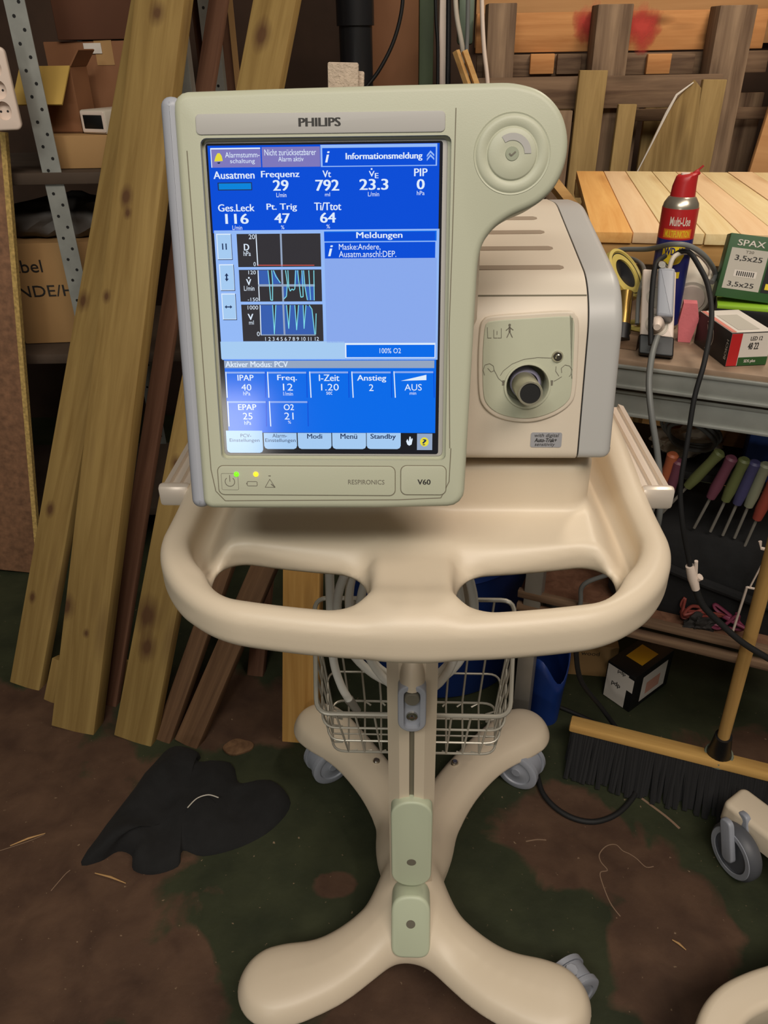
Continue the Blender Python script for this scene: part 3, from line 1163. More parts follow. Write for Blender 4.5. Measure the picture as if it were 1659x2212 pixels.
st('120', 536.5, 584.5, 553, 592.5); st('V', 532, 603, 543, 616, bold=0.03); sr(536, 598.5, 539.5, 602, WH, 6)
st('L/min', 527, 617.5, 550, 628); st('-150', 535, 643, 558, 650.5); st('1000', 535, 660, 558, 668.5)
st('V', 535.5, 678, 547.5, 691, bold=0.03); st('ml', 538, 692, 548.5, 701); st('0', 555, 716.5, 561.5, 726)
st('1 2 3 4 5 6 7 8 9 10 11 12', 573, 728, 689, 736)
# messages
sr(700, 500, 943, 520, B2, 3); sr(700, 502, 940, 519, B1, 4); st('Meldungen', 770, 501.5, 869, 518, bold=0.022)
sr(701, 524, 940, 557, B1, 4); st('i', 709.5, 530, 718.5, 553.5, bold=0.04, shear=0.3)
st('Maske:Andere,', 732, 527, 822, 541); st('Ausatm.anschl:DEP.', 732, 542.5, 856, 555)
sr(745, 741, 940, 773, WH, 4); sr(748, 745, 938.5, 771.5, B2, 5); st('100% O2', 820, 752, 866, 763)
# mode bar and settings
sr(484, 777, 940, 936, B2, 2)
sr(484, 779, 938, 795, GY, 3); st('Aktiver Modus: PCV', 487, 780.5, 622, 793, bold=0.02)
for (u0, v0, u1, v1) in ((488, 803, 573, 859), (578, 803, 662.5, 859), (669, 802.5, 753, 859), (760, 802.5, 845, 859), (851, 802, 937, 859),
                         (492, 866.5, 575, 921), (582, 866.5, 665, 921)):
    sr(u0 + 1.5, v0, u1, v0 + 3.8, MD, 4)
    sl([(u0, v0), (u0 + 3.0, v1)], WH, 0.0009, 5)
    sl([(u1, v0), (u1 + 1.0, v1)], B1, 0.0008, 5)
bo = 0.018
st('IPAP', 513, 809.6, 548, 822, bold=bo); st('Freq.', 599, 809.6, 641.5, 825, bold=bo); st('I-Zeit', 689, 809, 733, 823, bold=bo)
st('Anstieg', 771.5, 810, 834, 826, bold=bo); st('EPAP', 514.5, 873, 554, 885.5, bold=bo); st('O2', 613, 873, 635, 886, bold=bo)
st('40', 521, 829.5, 543.5, 843.5); st('12', 611, 828.5, 633, 843.5); st('1.20', 693.5, 829, 732, 843.5); st('2', 797, 830, 807, 844.5)
st('AUS', 874, 829.5, 911, 843.5); st('25', 524.5, 891.5, 546, 906); st('21', 614, 891, 634.5, 906)
st('hPa', 525.5, 845.5, 541, 854); st('1/min', 612, 846, 633, 854.5); st('sec', 705, 846, 718, 852.5); st('min', 885, 846, 899, 852.5)
st('hPa', 528, 909, 543, 917.5); st('%', 622, 908.5, 629, 915)
sp([(866, 822.5), (921, 809.5), (921, 821)], WH, 6)
# tabs
sr(486, 934, 943, 979, K, 3)
for (u0, u1, t) in ((488, 569, 0), (569.5, 642, 1), (643, 716.5, 2), (717.5, 791, 3), (792, 865.5, 4)):
    lo = 978 if t == 0 else 970
    m.mi = LT
    x0, y1 = S(u0, 930 if t == 0 else 935)
    x1, y0 = S(u1, lo)
    r_ = 0.003
    m.poly(MM, [(x0 + r_, y0), (x1 - r_, y0), (x1 - r_ * 0.3, y0 + r_ * 0.3), (x1, y0 + r_), (x1, y1), (x0, y1), (x0, y0 + r_), (x0 + r_ * 0.3, y0 + r_ * 0.3)],
           SZ + 5 * 0.00006)
st('PCV-', 519.5, 937, 543, 944.5, IK, lv=8); st('Einstellungen', 496, 947, 561, 956.5, IK, lv=8)
st('Alarm-', 588.5, 936.5, 620, 945, IK, lv=8); st('Einstellungen', 573, 947, 639, 957, IK, lv=8)
st('Modi', 663.7, 937, 696, 947.5, IK, 0.02, 8); st('Men\u00fc', 735.6, 936.5, 771.4, 948, IK, 0.02, 8); st('Standby', 800.6, 937, 855, 951, IK, 0.02, 8)
sp([(877.5, 953), (880, 948), (883, 954), (884.5, 943), (887, 943), (888, 950), (890, 946), (891.5, 948), (889, 960), (884, 962.5), (880, 960)], WH, 8)
sr(901, 936.5, 933.5, 972, GY, 6)
sp([S_ for S_ in [(916.7 + 9.3 * math.cos(a), 954.4 + 9.8 * math.sin(a)) for a in np.linspace(0, 2 * math.pi, 24, endpoint=False)]], YE, 7)
st('?', 913, 948.5, 920.5, 961.5, IK, 0.04, 9)
m.build('touchscreen', SCR, vent, VL, smooth=0, recalc=False)

# control ring on the lobe
KM = MM @ Matrix.Translation((0.149, 0.115, 0))
m = MB()
m.lathe([(0.0305, -0.0005), (0.0298, 0.0004), (0.0285, -0.0001), (0.0275, 0.0007), (0.0250, 0.0012), (0.0225, 0.0009), (0.0205, 0.0003), (0.0196, -0.0003),
         (0.0190, 0.0006), (0.0180, 0.0012), (0.0080, 0.0010), (0.0060, 0.0008), (0.0, 0.0008)], KM, 64)
ring = m.build('control_ring', PANEL, vent, VL)
m = MB()
m.lathe([(0.0096, 0.0015), (0.0148, 0.0015)], KM, 30, math.radians(0), math.radians(125))
m.build('scroll_mark', PANELG, ring, smooth=0)
m = MB()
m.lathe([(0.0, 0.0013), (0.0050, 0.0013), (0.0054, 0.0007)], KM, 28)
cb = m.build('accept_button', plain('button_grey_green', (150, 156, 134), 0.5), ring)
m = MB()
m.line(KM, [(-0.0022, 0.0002), (-0.0008, -0.0016)], 0.0012, 0.0016)
m.line(KM, [(-0.0008, -0.0016), (0.0026, 0.0014)], 0.0012, 0.0016)
m.build('check_mark', INKSOFT, cb, smooth=0)

# indicator strip and model badge
def badge(name, x0, y0, x1, y1):
    m = MB()
    m.plate(mm(rrect(x0 - 0.7, y0 - 0.7, x1 + 0.7, y1 + 0.7, 5.5, 5)), -0.001, 0.0002, MM)
    o = m.build(name, GROOVE, vent, VL)
    m = MB()
    m.plate(mm(rrect(x0, y0, x1, y1, 5, 5)), -0.001, 0.0007, MM, 0.0004)
    m.build('face_plate', PANEL, o)
    return o


ip = badge('indicator_panel', -100.8, -163, 57, -136.8)
m = MB()
m.text('RESPIRONICS', MM, 0.0155, -0.1528, 0.0478, -0.1486, 0.0009)
m.build('maker_lettering', INKSOFT, ip, smooth=0)
zi = 0.0009
m = MB()
x, y = -0.0905, -0.1500
m.line(MM, [(x + 0.0043 * math.cos(a), y - 0.001 + 0.0043 * math.sin(a)) for a in np.linspace(math.radians(130), math.radians(410), 20)], 0.0006, zi)
m.line(MM, [(x, y - 0.001), (x, y + 0.005)], 0.0006, zi)
sq = rrect(x - 0.0075, y - 0.0085, x + 0.0075, y + 0.0065, 0.001, 3)
m.line(MM, sq + sq[:1], 0.00025, zi)
x = -0.0705
bx_ = rrect(x - 0.0045, y - 0.0048, x + 0.0045, y - 0.0008, 0.0008, 3)
m.line(MM, bx_ + bx_[:1], 0.0005, zi)
m.line(MM, [(x - 0.005, y - 0.0032), (x - 0.005, y - 0.0022)], 0.0008, zi)
x = -0.0545
m.line(MM, [(x - 0.0045, y - 0.006), (x, y + 0.0015), (x + 0.0045, y - 0.006), (x - 0.0045, y - 0.006)], 0.0005, zi)
m.line(MM, [(x + 0.001, y - 0.003), (x + 0.0045, y - 0.006)], 0.0009, zi)
m.line(MM, [(x - 0.001, y + 0.0045), (x + 0.001, y + 0.0045)], 0.0008, zi)
m.build('symbols', INKSOFT, ip, smooth=0)
LEDG, LEDY = glow('green_lamp', (120, 255, 30), 1.6), glow('amber_lamp', (255, 205, 40), 2.2)
for name, px_, mt in (('power_lamp', (511, 1024), LEDG), ('battery_lamp', (553, 1024), LEDY)):
    q = hitL(*px_, MC, NV) - MC
    m = MB()
    m.lathe([(0.0, 0.0022), (0.0014, 0.0020), (0.0022, 0.0013), (0.0024, 0.0004)], MM @ Matrix.Translation((q.x, q.dot(UPV), 0)), 16)
    m.build(name, mt, ip)
vb = badge('model_badge', 62.5, -162, 102, -136.0)
m = MB()
m.text('V60', MM, 0.0772, -0.1527, 0.0885, -0.1480, 0.0009, bold=0.03)
m.build('model_lettering', INK, vb, smooth=0)

# main body behind the screen unit
BY = Matrix(((0, 0, 1, 0), (1, 0, 0, 0), (0, 1, 0, 0), (0, 0, 0, 1)))      # outline (y, z) pushed along x
prof = round_poly([(-0.203, 1.178, 0.012), (0.15, 1.178, 0.012), (0.15, 1.372, 0.02), (0.066, 1.380, 0.02), (-0.146, 1.3475, 0.05), (-0.1765, 1.320, 0.03)], 8)
m = MB()
m.plate(prof, -0.166, 0.1655, BY, 0.0015)
body = m.build('body', BODYP, vent, VL)
m = MB()
m.plate(offset_poly(prof, 0.003), 0.160, 0.168, BY)
m.build('cover_seam', SEAM, body)
for sx in (1, -1):
    m = MB()
    BYs = BY if sx == 1 else Matrix(((0, 0, -1, 0), (1, 0, 0, 0), (0, 1, 0, 0), (0, 0, 0, 1)))
    m.plate(offset_poly(prof, 0.0006), 0.1668, 0.2, BYs, 0.010)
    m.build('side_cover', BODYP if sx == -1 else plain('side_cover_plastic', (176, 175, 172), 0.4), vent, VL)
m = MB()
m.box((-0.03, -0.06, 1.37), (0.18, 0.26, 0.13), bev=0.012)
m.build('screen_mount', BODYP, vent, VL)
m = MB()
m.box((0, 0.0, 1.1725), (0.30, 0.24, 0.0125), bev=0.003)
m.build('foot_plate', BLACKP, vent, VL)
# louvre slots on the sloping top: proud strips, their inner shade painted darker
sd = Vector((0, 0.212, 0.0325)).normalized()
TM = frame((0, -0.146, 1.3475), (1, 0, 0), sd)
m = MB()
for t, x1 in ((0.024, 0.147), (0.074, 0.143), (0.120, 0.140), (0.163, 0.137), (0.200, 0.134)):
    m.plate([(0.0, t - 0.005), (x1 - 0.004, t - 0.005), (x1, t - 0.002), (x1, t + 0.002), (x1 - 0.004, t + 0.005), (0.0, t + 0.005)], -0.004, 0.0006, TM)
m.build('vent_louver', SLOTSHADE, body)
front = [p for p in prof if p[0] < -0.12 and p[1] > 1.25]
jp = min(front, key=lambda p: abs(p[1] - 1.3345))
m = MB()
m.tube([(-0.10, jp[0], jp[1]), (0.1645, jp[0], jp[1])], 0.0009, 6)
m.build('body_joint', GROOVE, body)


def carve(o, tool):
    """cut the closed shape in the builder 'tool' out of object o"""
    t = tool.build('cutter', SEAM)
    t.location = o.location
    md = o.modifiers.new('cut', 'BOOLEAN')
    md.object = t
    md.operation = 'DIFFERENCE'
    md.solver = 'EXACT'
    par, o.parent = o.parent, None
    dg = bpy.context.evaluated_depsgraph_get()
    dg.update()
    me = bpy.data.meshes.new_from_object(o.evaluated_get(dg))
    o.modifiers.clear()
    o.parent = par
    o.data = me
    me.set_sharp_from_angle(angle=math.radians(40))
    bpy.data.objects.remove(t)


# breathing port panel
FO = Vector((0, -0.1897, 1.2490))
fy = Vector((0, 0.0265, 0.142)).normalized()
FM = frame(FO, (1, 0, 0), fy)
FN = Vector(FM.col[2][:3])


def Fp(u, v):
    q = hitL(u, v, FO, FN) - FO
    return q.x, q.dot(fy)


pan = [Fp(*p) for p in ((1036, 710), (1044, 690), (1064, 682), (1130, 677), (1225, 672), (1243, 680), (1250, 700), (1248, 770), (1243, 845), (1232, 872),
                        (1205, 893), (1170, 907), (1135, 912), (1095, 908), (1062, 895), (1040, 872), (1033, 840), (1032, 770))]
pan = [(p.x, p.y) for p in catmull([Vector((a, b, 0)) for a, b in pan], 4, True)][::-1]
area2 = sum(a[0] * b[1] - b[0] * a[1] for a, b in zip(pan, pan[1:] + pan[:1]))
if area2 < 0: pan = pan[::-1]
pc = Fp(1138, 832)
hole = [(pc[0] + 0.0205 * math.cos(a), pc[1] + 0.0205 * math.sin(a)) for a in np.linspace(0, 2 * math.pi, 32, endpoint=False)]
m = MB()
m.plate(pan, -0.004, 0.0025, FM, 0.002)
pp = m.build('port_panel', BODYP, vent, VL)
m = MB()
m.plate(offset_poly(pan, 0.0045), 0.0, 0.0034, FM, 0.0008)
pf = m.build('panel_face', PANEL, pp)
PMx = FM @ Matrix.Translation((pc[0], pc[1], 0))
for o in (body, pp, pf):
    t_ = MB()
    t_.lathe([(0.0, -0.030), (0.0203, -0.030), (0.0203, 0.012), (0.0, 0.012)], PMx, 40)
    carve(o, t_)
m = MB()
m.lathe([(0.0228, 0.003), (0.0224, 0.0050), (0.0208, 0.0052), (0.0201, 0.004), (0.0199, -0.027), (0.0, -0.027)], PMx, 40)
m.build('port_collar', PANEL, pp)
m = MB()
m.lathe([(0.0118, -0.026), (0.0150, -0.026), (0.0150, -0.006), (0.0135, -0.004), (0.0118, -0.004)], PMx, 32)
m.build('port_ring', plain('lilac_ring', (150, 146, 172), 0.5), pp)
m = MB()
m.lathe([(0.0, 0.032), (0.0096, 0.032), (0.0096, 0.0395), (0.0112, 0.0395), (0.0118, 0.0380), (0.0126, -0.026), (0.0, -0.026)], PMx @ Matrix.Translation((-0.002, 0, 0)), 32)
tb = m.build('patient_port', plain('brushed_port', (176, 172, 152), 0.3, 0.6), pp)
m = MB()
m.lathe([(0.0, 0.0385), (0.0095, 0.0385), (0.0095, 0.0325)], PMx @ Matrix.Translation((-0.002, 0, 0)), 28)
m.build('port_bore', SEAM, tb)
q = Fp(1203, 769)
m = MB()
m.lathe([(0.0, 0.008), (0.0018, 0.008), (0.0026, 0.006), (0.0040, 0.006), (0.0054, 0.0045), (0.0058, 0.003)], FM @ Matrix.Translation((q[0], q[1], 0)), 20)
m.build('pressure_port', CHROME, pp)
m = MB()
zf = 0.0037
pl_ = lambda pts: [Fp(*p) for p in pts]
lw = 0.0005
m.line(FM, pl_([(1080, 810), (1086, 800), (1105, 785), (1130, 775), (1160, 771), (1192, 772)]), lw, zf)
for pts in ([(1052, 706), (1053, 729), (1061, 729)], [(1066, 711), (1066, 729), (1073, 729)], [(1082, 708), (1082, 729), (1074, 729)], [(1073, 714), (1073, 722)],
            [(1046, 809), (1043, 798), (1047, 787), (1057, 784), (1065, 789), (1067, 799), (1060, 802), (1053, 794)], [(1066, 797), (1071, 806), (1076, 816), (1087, 825)],
            [(1234, 816), (1233, 806), (1228, 812)], [(1212, 804), (1211, 794), (1219, 787), (1229, 789), (1234, 797), (1232, 806)], [(1212, 812), (1203, 818), (1195, 822)],
            [(1200, 790), (1199, 800), (1206, 811)]):
    m.line(FM, pl_(pts), lw, zf)
hx, hy = Fp(1100, 701)
m.poly(FM, [(hx + 0.0012 * math.cos(a), hy + 0.0012 * math.sin(a)) for a in np.linspace(0, 6.28, 12, endpoint=False)], zf)
m.line(FM, pl_([(1100, 704), (1100, 716)]), 0.0018, zf)
for pts in ([(1100, 715), (1094, 728)], [(1100, 715), (1106, 728)], [(1100, 706), (1092, 713)], [(1100, 706), (1108, 712)]):
    m.line(FM, pl_(pts), 0.0008, zf)
for u in (1087, 1191):
    m.line(FM, pl_([(u, 820), (u - 1, 831)]), 0.0022, zf)
m.build('port_symbols', INKSOFT, pp, smooth=0)
m = MB()
x0, y1 = Fp(1147, 934)
x1, y0 = Fp(1212, 966)
m.plate(rrect(x0, y0, x1, y1, 0.002, 3), -0.001, 0.0006, FM)
sk = m.build('info_sticker', plain('sticker_grey', (150, 150, 154), 0.5), body)
m = MB()
for s_, (u0, v0, u1, v1), b_ in (('with digital', (1155, 936, 1207, 946), 0), ('Auto-Trak+', (1155, 946, 1202, 954.5), 0.03), ('sensitivity', (1155, 956, 1198, 965), 0)):
    a0, b1 = Fp(u0, v0)
    a1, b0 = Fp(u1, v1)
    m.text(s_, FM, a0, b0, a1, b1, 0.0009, b_, 0.2)
m.build('sticker_lettering', INK, sk, smooth=0)
# strap loop standing up behind the screen unit
q0, q1 = hitL(703, 123, (0, -0.165, 0), (0, 1, 0)), hitL(772, 180, (0, -0.165, 0), (0, 1, 0))
m = MB()
m.box(((q0.x + q1.x) / 2, -0.165, (q0.z - 0.004 + 1.44) / 2), (q1.x - q0.x, 0.004, q0.z - 0.004 - 1.44), rot=Matrix.Rotation(math.radians(2), 3, 'Y'), bev=0.0015)
m.box(((q0.x + q1.x) / 2 + 0.003, -0.159, (q0.z - 0.010 + 1.44) / 2), (q1.x - q0.x, 0.004, q0.z - 0.010 - 1.44), rot=Matrix.Rotation(math.radians(4), 3, 'Y'), bev=0.0015)
m.build('carry_strap', WEB, vent, VL)


# ------------------------------------------------------------------ leaning timber on the left
def plank(name, bl, br, tl, tr, Yt, mat, label, th=0.028, group=None, ext=1.25, cat='plank', bz=0.0, knots=()):
    """a sawn board standing on the floor at two surveyed corners and leaning back to a surveyed height"""
    B0, B1 = atZ(*bl, bz), atZ(*br, bz)
    T0, T1 = atY(*tl, Yt), atY(*tr, Yt)
    b, t = (B0 + B1) / 2, (T0 + T1) / 2
    l = (t - b)
    L_ = l.length * ext
    l.normalize()
    w = (B1 - B0)
    w = w - l * w.dot(l)
    wd = w.length
    w.normalize()
    n = w.cross(l)                       # towards the viewer
    if n.y > 0: n = -n
    M = Matrix((w, l.cross(w), l)).transposed().to_4x4()
    back = l.cross(w)
    sgn = 1 if back.y > 0 else -1
    m = MB()
    m.box((0, sgn * th / 2, L_ / 2), (wd, th, L_), bev=0.0025)
    MW = Matrix.Translation(b) @ M
    if knots:
        sp_ = []
        for u, v, r in knots:
            dr_ = ray(u, v)
            q = MW.inverted() @ (CAM + dr_ * ((b - CAM).dot(back) / dr_.dot(back)))
            sp_.append((q.x, q.z, r))
        mat = wood(mat.name + '_knotted', (156, 130, 78), (128, 102, 57), (84, 56, 38), 'Z', 0.4, spots=sp_)
    o = m.build(name, mat, smooth=30)
    o.matrix_world = MW
    return tag(o, label, cat, group)


plank('pine_plank', (110, 1572), (202, 1588), (295, 0), (392, 0), 2.15, PLANK,
      'wide greenish pine plank, the largest of the leaning boards, left of the screen', 0.045, knots=((340, 28, 0.020), (272, 425, 0.018), (276, 460, 0.010), (143, 1310, 0.024), (186, 1368, 0.009), (230, 640, 0.012)))
plank('pine_plank', (245, 1592), (326, 1613), (553, 0), (631, 0), 2.2, PLANK,
      'pine plank with a big dark knot, leaning behind the left end of the tray', 0.03, knots=((566, 76, 0.026), (318, 1398, 0.026), (318, 1330, 0.035), (380, 1000, 0.016)))
plank('pine_plank', (20, 1477), (84, 1492), (286, 0), (350, 0), 2.42, PLANKB,
      'narrow worn pine plank leaning leftmost among the long boards', 0.03, knots=((108, 1100, 0.016), (180, 650, 0.02), (70, 1290, 0.012)))
plank('brown_board', (214, 1520), (250, 1528), (452, 0), (486, 0), 2.5, REDW,
      'thin brown board leaning in the gap between the two widest pine planks', 0.02)
plank('weathered_board', (330, 1597), (366, 1607), (668, 650), (700, 650), 2.2, BROWNW,
      'dark weathered board leaning to the right of the knotted pine plank', 0.025, ext=1.3)
plank('weathered_board', (374, 1602), (425, 1618), (792, 650), (842, 650), 2.15, BROWNW,
      'wide weathered board, the outermost one slanting to the right under the tray', 0.025, ext=1.3)
plank('weathered_board', (533, 1458), (567, 1464), (566, 1100), (600, 1100), 1.95, REDW,
      'short brown board end seen behind the slanting weathered boards', 0.025, ext=1.0)
plank('wooden_post', (609, 1602), (686, 1609), (606, 900), (700, 900), 1.72, POSTW,
      'pale yellow wooden post standing behind the left rear leg of the cart', 0.05, ext=1.0, cat='post')
for (b0, b1, t0, t1, lab) in (((93, 1514), (122, 1520), (112, 1425), (140, 1428), 'short pine offcut standing on the floor left of the widest plank'),
                              ((238, 1478), (272, 1484), (250, 1425), (280, 1428), 'short pine offcut wedged between the two widest planks')):
    Yb = atZ(*b0, 0).y
    plank('wood_offcut', b0, b1, t0, t1, Yb + 0.035, PLANK, lab, 0.03, ext=1.0, cat='wood block')
# tall boards further back
def upright(name, u0, u1, v, Y, z0, z1, th, mat, label, cat, lean=0.0, tilt=0.0):
    a, b = atY(u0, v, Y), atY(u1, v, Y)
    m = MB()
    h = z1 - z0
    m.box((0, 0, h / 2), ((b - a).length, th, h), bev=0.002)
    o = m.build(name, mat, smooth=30)
    o.location = ((a.x + b.x) / 2, Y, z0)
    o.rotation_euler = (lean, tilt, 0)
    return tag(o, label, cat)


o = upright('brown_board', 424, 506, 90, 2.90, 0.0, 2.2, 0.03, REDW, 'reddish brown panel standing behind the pine planks, above the screen', 'board', 0, 0.0)

m = MB()
m.box((0.062, -0.017, 1.1), (0.018, 0.006, 2.2))
m.build('light_edge', CARDL, o, smooth=0)
# chipboard panel at the far left
m = MB()
pb, pt = atZ(86, 1236, 0), atY(8, 285, 2.28)
PH = (pt - pb).length
m.box((-0.28, 0.0, PH / 2), (0.56, 0.019, PH), bev=0.001)
o = m.build('chipboard_panel', OSB, smooth=30)
l = (pt - pb).normalized()
o.matrix_world = Matrix.Translation(pb) @ Vector((0, 0, 1)).rotation_difference(l).to_matrix().to_4x4()
tag(o, 'brown chipboard panel with a raw light edge at the far left', 'panel')
m = MB()
m.box((0.0005, 0.0, PH / 2), (0.014, 0.0205, PH - 0.001))
e = m.build('raw_edge', OSBE, o, smooth=0)
tag(e, 'light crumbly raw edge')

# steel rack on the left with its boxes
SHELFD = plain('dark_shelf', (70, 56, 44), 0.8, var=0.2, scale=10)
rack = empty('storage_rack', (-0.93, 2.32, 0), 0, 'galvanised storage rack with perforated angle posts on the left', 'shelf rack')


def angle_post(x, y, sx):
    m = MB()
    t, w = 0.003, 0.052
    m.box((x + sx * w / 2, y, 1.1), (w, t, 2.2))
    m.box((x, y + w / 2, 1.1), (t, w, 2.2))
    o = m.build('post', STEELG, rack, smooth=0)
    m = MB()
    for k in range(34):
        for q in (0.33, 0.70):
            m.lathe([(0.0, 0.0004), (0.0045, 0.0004), (0.0045, -0.0005)],
                    frame((x + sx * w * q, y - t / 2, 0.12 + k * 0.06 + (0.03 if q > 0.5 else 0)), (1, 0, 0), (0, 0, 1)), 8)
    m.build('slot_holes', SEAM, o, smooth=0)


angle_post(0.0, 0.0, 1)
angle_post(0.0, 0.50, 1)
angle_post(0.44, 0.0, -1)
angle_post(0.44, 0.50, -1)
for z in (0.16, 0.72, 1.24):
    m = MB()
    m.box((-0.08, 0.25, z), (1.06, 0.52, 0.03), bev=0.002)
    m.build('shelf', SHELFD, rack)


def carton(name, loc, size, rz, mat, label, cat='box', flaps=None, tape=False, group=None):
    """cardboard box: hollow when flaps are given"""
    root = empty(name, loc, rz, label, cat, group)
    sx, sy, sz = size
    m = MB()
    if flaps:
        t = 0.004
        m.box((0, 0, t / 2), (sx, sy, t))
        for q in (-1, 1):
            m.box((q * (sx - t) / 2, 0, sz / 2), (t, sy, sz))
            m.box((0, q * (sy - t) / 2, sz / 2), (sx - 2 * t, t, sz))
    else:
        m.box((0, 0, sz / 2), (sx, sy, sz), bev=0.003)
    m.build('carton', mat, root, smooth=30)
    for (side, ang, ln, fm) in (flaps or ()):
        m = MB()
        a = math.radians(ang)
        if side in 'fb':
            q = -1 if side == 'f' else 1
            m.box((0, q * (sy / 2 + math.cos(a) * ln / 2), sz + math.sin(a) * ln / 2), (sx, ln, 0.004), rot=Matrix.Rotation(q * a, 3, 'X'))
        else:
            q = -1 if side == 'l' else 1
            m.box((q * (sx / 2 + math.cos(a) * ln / 2), 0, sz + math.sin(a) * ln / 2), (ln, sy, 0.004), rot=Matrix.Rotation(-q * a, 3, 'Y'))
        m.build('flap', fm, root, smooth=0)
    if tape:
        m = MB()
        m.box((0, -sy / 2 - 0.0008, sz - 0.03), (0.05, 0.0012, 0.06))
        m.box((0, 0, sz + 0.0008), (0.05, sy, 0.0012))
        m.build('tape', CARDL, root)
    return root


carton('storage_carton', (-0.985, 2.57, 0.737), (0.34, 0.30, 0.31), 0.06, CARDL, 'pale cardboard carton with handwriting on the lower rack shelf')
bw = bpy.data.objects['storage_carton']
m = MB()
WM = frame((-0.17, -0.1515, 0.0), (1, 0, 0), (0, 0, 1))
m.text('abel', WM, 0.02, 0.225, 0.11, 0.262, 0.0006)
m.text('NDE/H', WM, 0.02, 0.150, 0.19, 0.185, 0.0006)
m.build('handwriting', INK, bw, smooth=0)
# grey sack lying on the lower carton
m = MB()
P = []
rnd = random.Random(4)
for i in range(9):
    for j in range(17):
        pass
t = bmesh.new()
bmesh.ops.create_icosphere(t, subdivisions=4, radius=1.0)
for v in t.verts:
    c = v.co
    f = 1 + 0.10 * math.sin(6 * c.x + 2 * c.y) + 0.07 * math.sin(9 * c.y + 5 * c.z + 1) + 0.05 * math.sin(14 * c.x - 7 * c.z)
    v.co = Vector((c.x * 0.19 * f, c.y * 0.13 * f, max(-0.045, c.z * 0.065 * f)))
m.merge(t, Matrix.Translation((-0.985, 2.57, 1.093)))
tag(m.build('grey_sack', GREYBAG), 'grey crumpled sack lying on the handwritten carton in the rack', 'sack')
carton('long_carton', (-0.80, 2.475, 1.256), (0.30, 0.19, 0.085), 0.0, CARDL, 'low flat cardboard carton under the small white box in the rack')
wb = empty('small_white_box', (-0.742, 2.44, 1.342), -0.45, 'small off-white box with a black window, lying on a flat carton', 'box')
m = MB()
m.box((-0.028, 0.02, 0.03), (0.094, 0.15, 0.06), bev=0.006)
m.build('case', OFFWH, wb)
m = MB()
m.box((-0.028, -0.0555, 0.030), (0.068, 0.003, 0.034), bev=0.001)
m.build('window', BLACKP, wb)
m = MB()
m.plate(rrect(-0.07, 0.004, 0.014, 0.056, 0.004), 0, 0.002, frame((0, -0.055, 0), (1, 0, 0), (0, 0, 1)), 0.001, holes=[rrect(-0.063, 0.012, 0.007, 0.048, 0.002)], hole_depth=0.001)
m.build('window_frame', WHITEP, wb)
carton('open_carton', (-0.905, 2.50, 1.342), (0.15, 0.09, 0.165), -0.18, CARD, 'open carton with a yellow-brown flap folded out towards the front', 'box',
       flaps=[('f', -48, 0.12, CARDY), ('r', 50, 0.05, CARD)])
carton('tall_carton', (-0.78, 2.695, 1.256), (0.34, 0.235, 0.31), 0.0, CARD, 'brown carton with a tape seam and printed sticker behind the small white box', 'box', tape=True)
m = MB()
m.box((-0.03, -0.1212, 0.292), (0.05, 0.001, 0.026))
m.build('sticker', PAPER, bpy.data.objects['tall_carton'], smooth=0)
carton('top_carton', (-0.74, 2.695, 1.569), (0.34, 0.24, 0.26), 0.08, CARDD, 'dark brown carton, topmost in the rack at the upper frame edge')
# socket strip hanging at the far left
ss = empty('socket_strip', (0, 0, 0), 0, 'white three-way socket strip hanging on the far left post', 'socket strip')
a, b = atY(32, 105, 2.22), atY(36, 280, 2.22)
ss.location = b
hgt = (a - b).length
m = MB()
SM = frame((-0.012, -0.02, 0), (1, 0.35, 0), (0, 0, 1))
hl = [[(0.018 * math.cos(t_), 0.045 + k * (hgt - 0.09) / 2 + 0.0215 * math.sin(t_)) for t_ in np.linspace(0, 6.2832, 20, endpoint=False)] for k in range(3)]
m.plate(rrect(-0.034, 0, 0.034, hgt, 0.014, 5), -0.035, 0.012, SM, 0.006, holes=hl, hole_depth=0.016)
m.build('housing', WHITEP, ss)
for k in range(3):
    m = MB()
    for q in (-1, 1):
        m.lathe([(0, 0.0005), (0.0028, 0.0005), (0.0028, -0.001)], SM @ Matrix.Translation((q * 0.008, 0.045 + k * (hgt - 0.09) / 2 - 0.002, -0.004)), 10)
    m.build('contact_holes', SEAM, ss, smooth=0)
m = MB()
m.tube(catmull([(-0.012, -0.005, hgt), (-0.02, 0.0, hgt + 0.05), (-0.05, 0.03, hgt + 0.2), (-0.06, 0.04, hgt + 0.4)], 6), 0.004)
m.build('lead', OFFWH, ss)

# ------------------------------------------------------------------ upper background: pipe, post, hanging leads
a = atY(768, 60, 3.0)
m = MB()
m.tube([(a.x, 3.0, 0.0), (a.x, 3.0, 2.4)], 0.055, 24)
m.tube([(a.x, 3.0, 1.60), (a.x, 3.0, 1.68)], 0.062, 24)
tag(m.build('down_pipe', PIPE), 'thick black vertical pipe behind the strap of the ventilator', 'pipe')
a, b = atY(800, 60, 3.25), atY(906, 60, 3.25)
m = MB()
m.box(((a.x + b.x) / 2, 3.25, 1.1), (b.x - a.x, 0.03, 2.2), bev=0.002)
tag(m.build('back_sheet', CARD), 'plain brown panel between the black pipe and the green post', 'board')
a, b = atY(905, 60, 3.1), atY(936, 60, 3.1)
m = MB()
m.box(((a.x + b.x) / 2, 3.1, 1.1), (b.x - a.x, 0.06, 2.2), bev=0.003)
tag(m.build('green_post', GREENPOST), 'dark green square post beside the hanging white leads', 'post')
a, b = atY(948, 60, 3.05), atY(966, 60, 3.05)
m = MB()
m.box(((a.x + b.x) / 2, 3.05, 1.1), (b.x - a.x, 0.04, 2.2), bev=0.004)
tag(m.build('white_batten', WHITEP), 'narrow white batten standing right of the green post', 'batten')


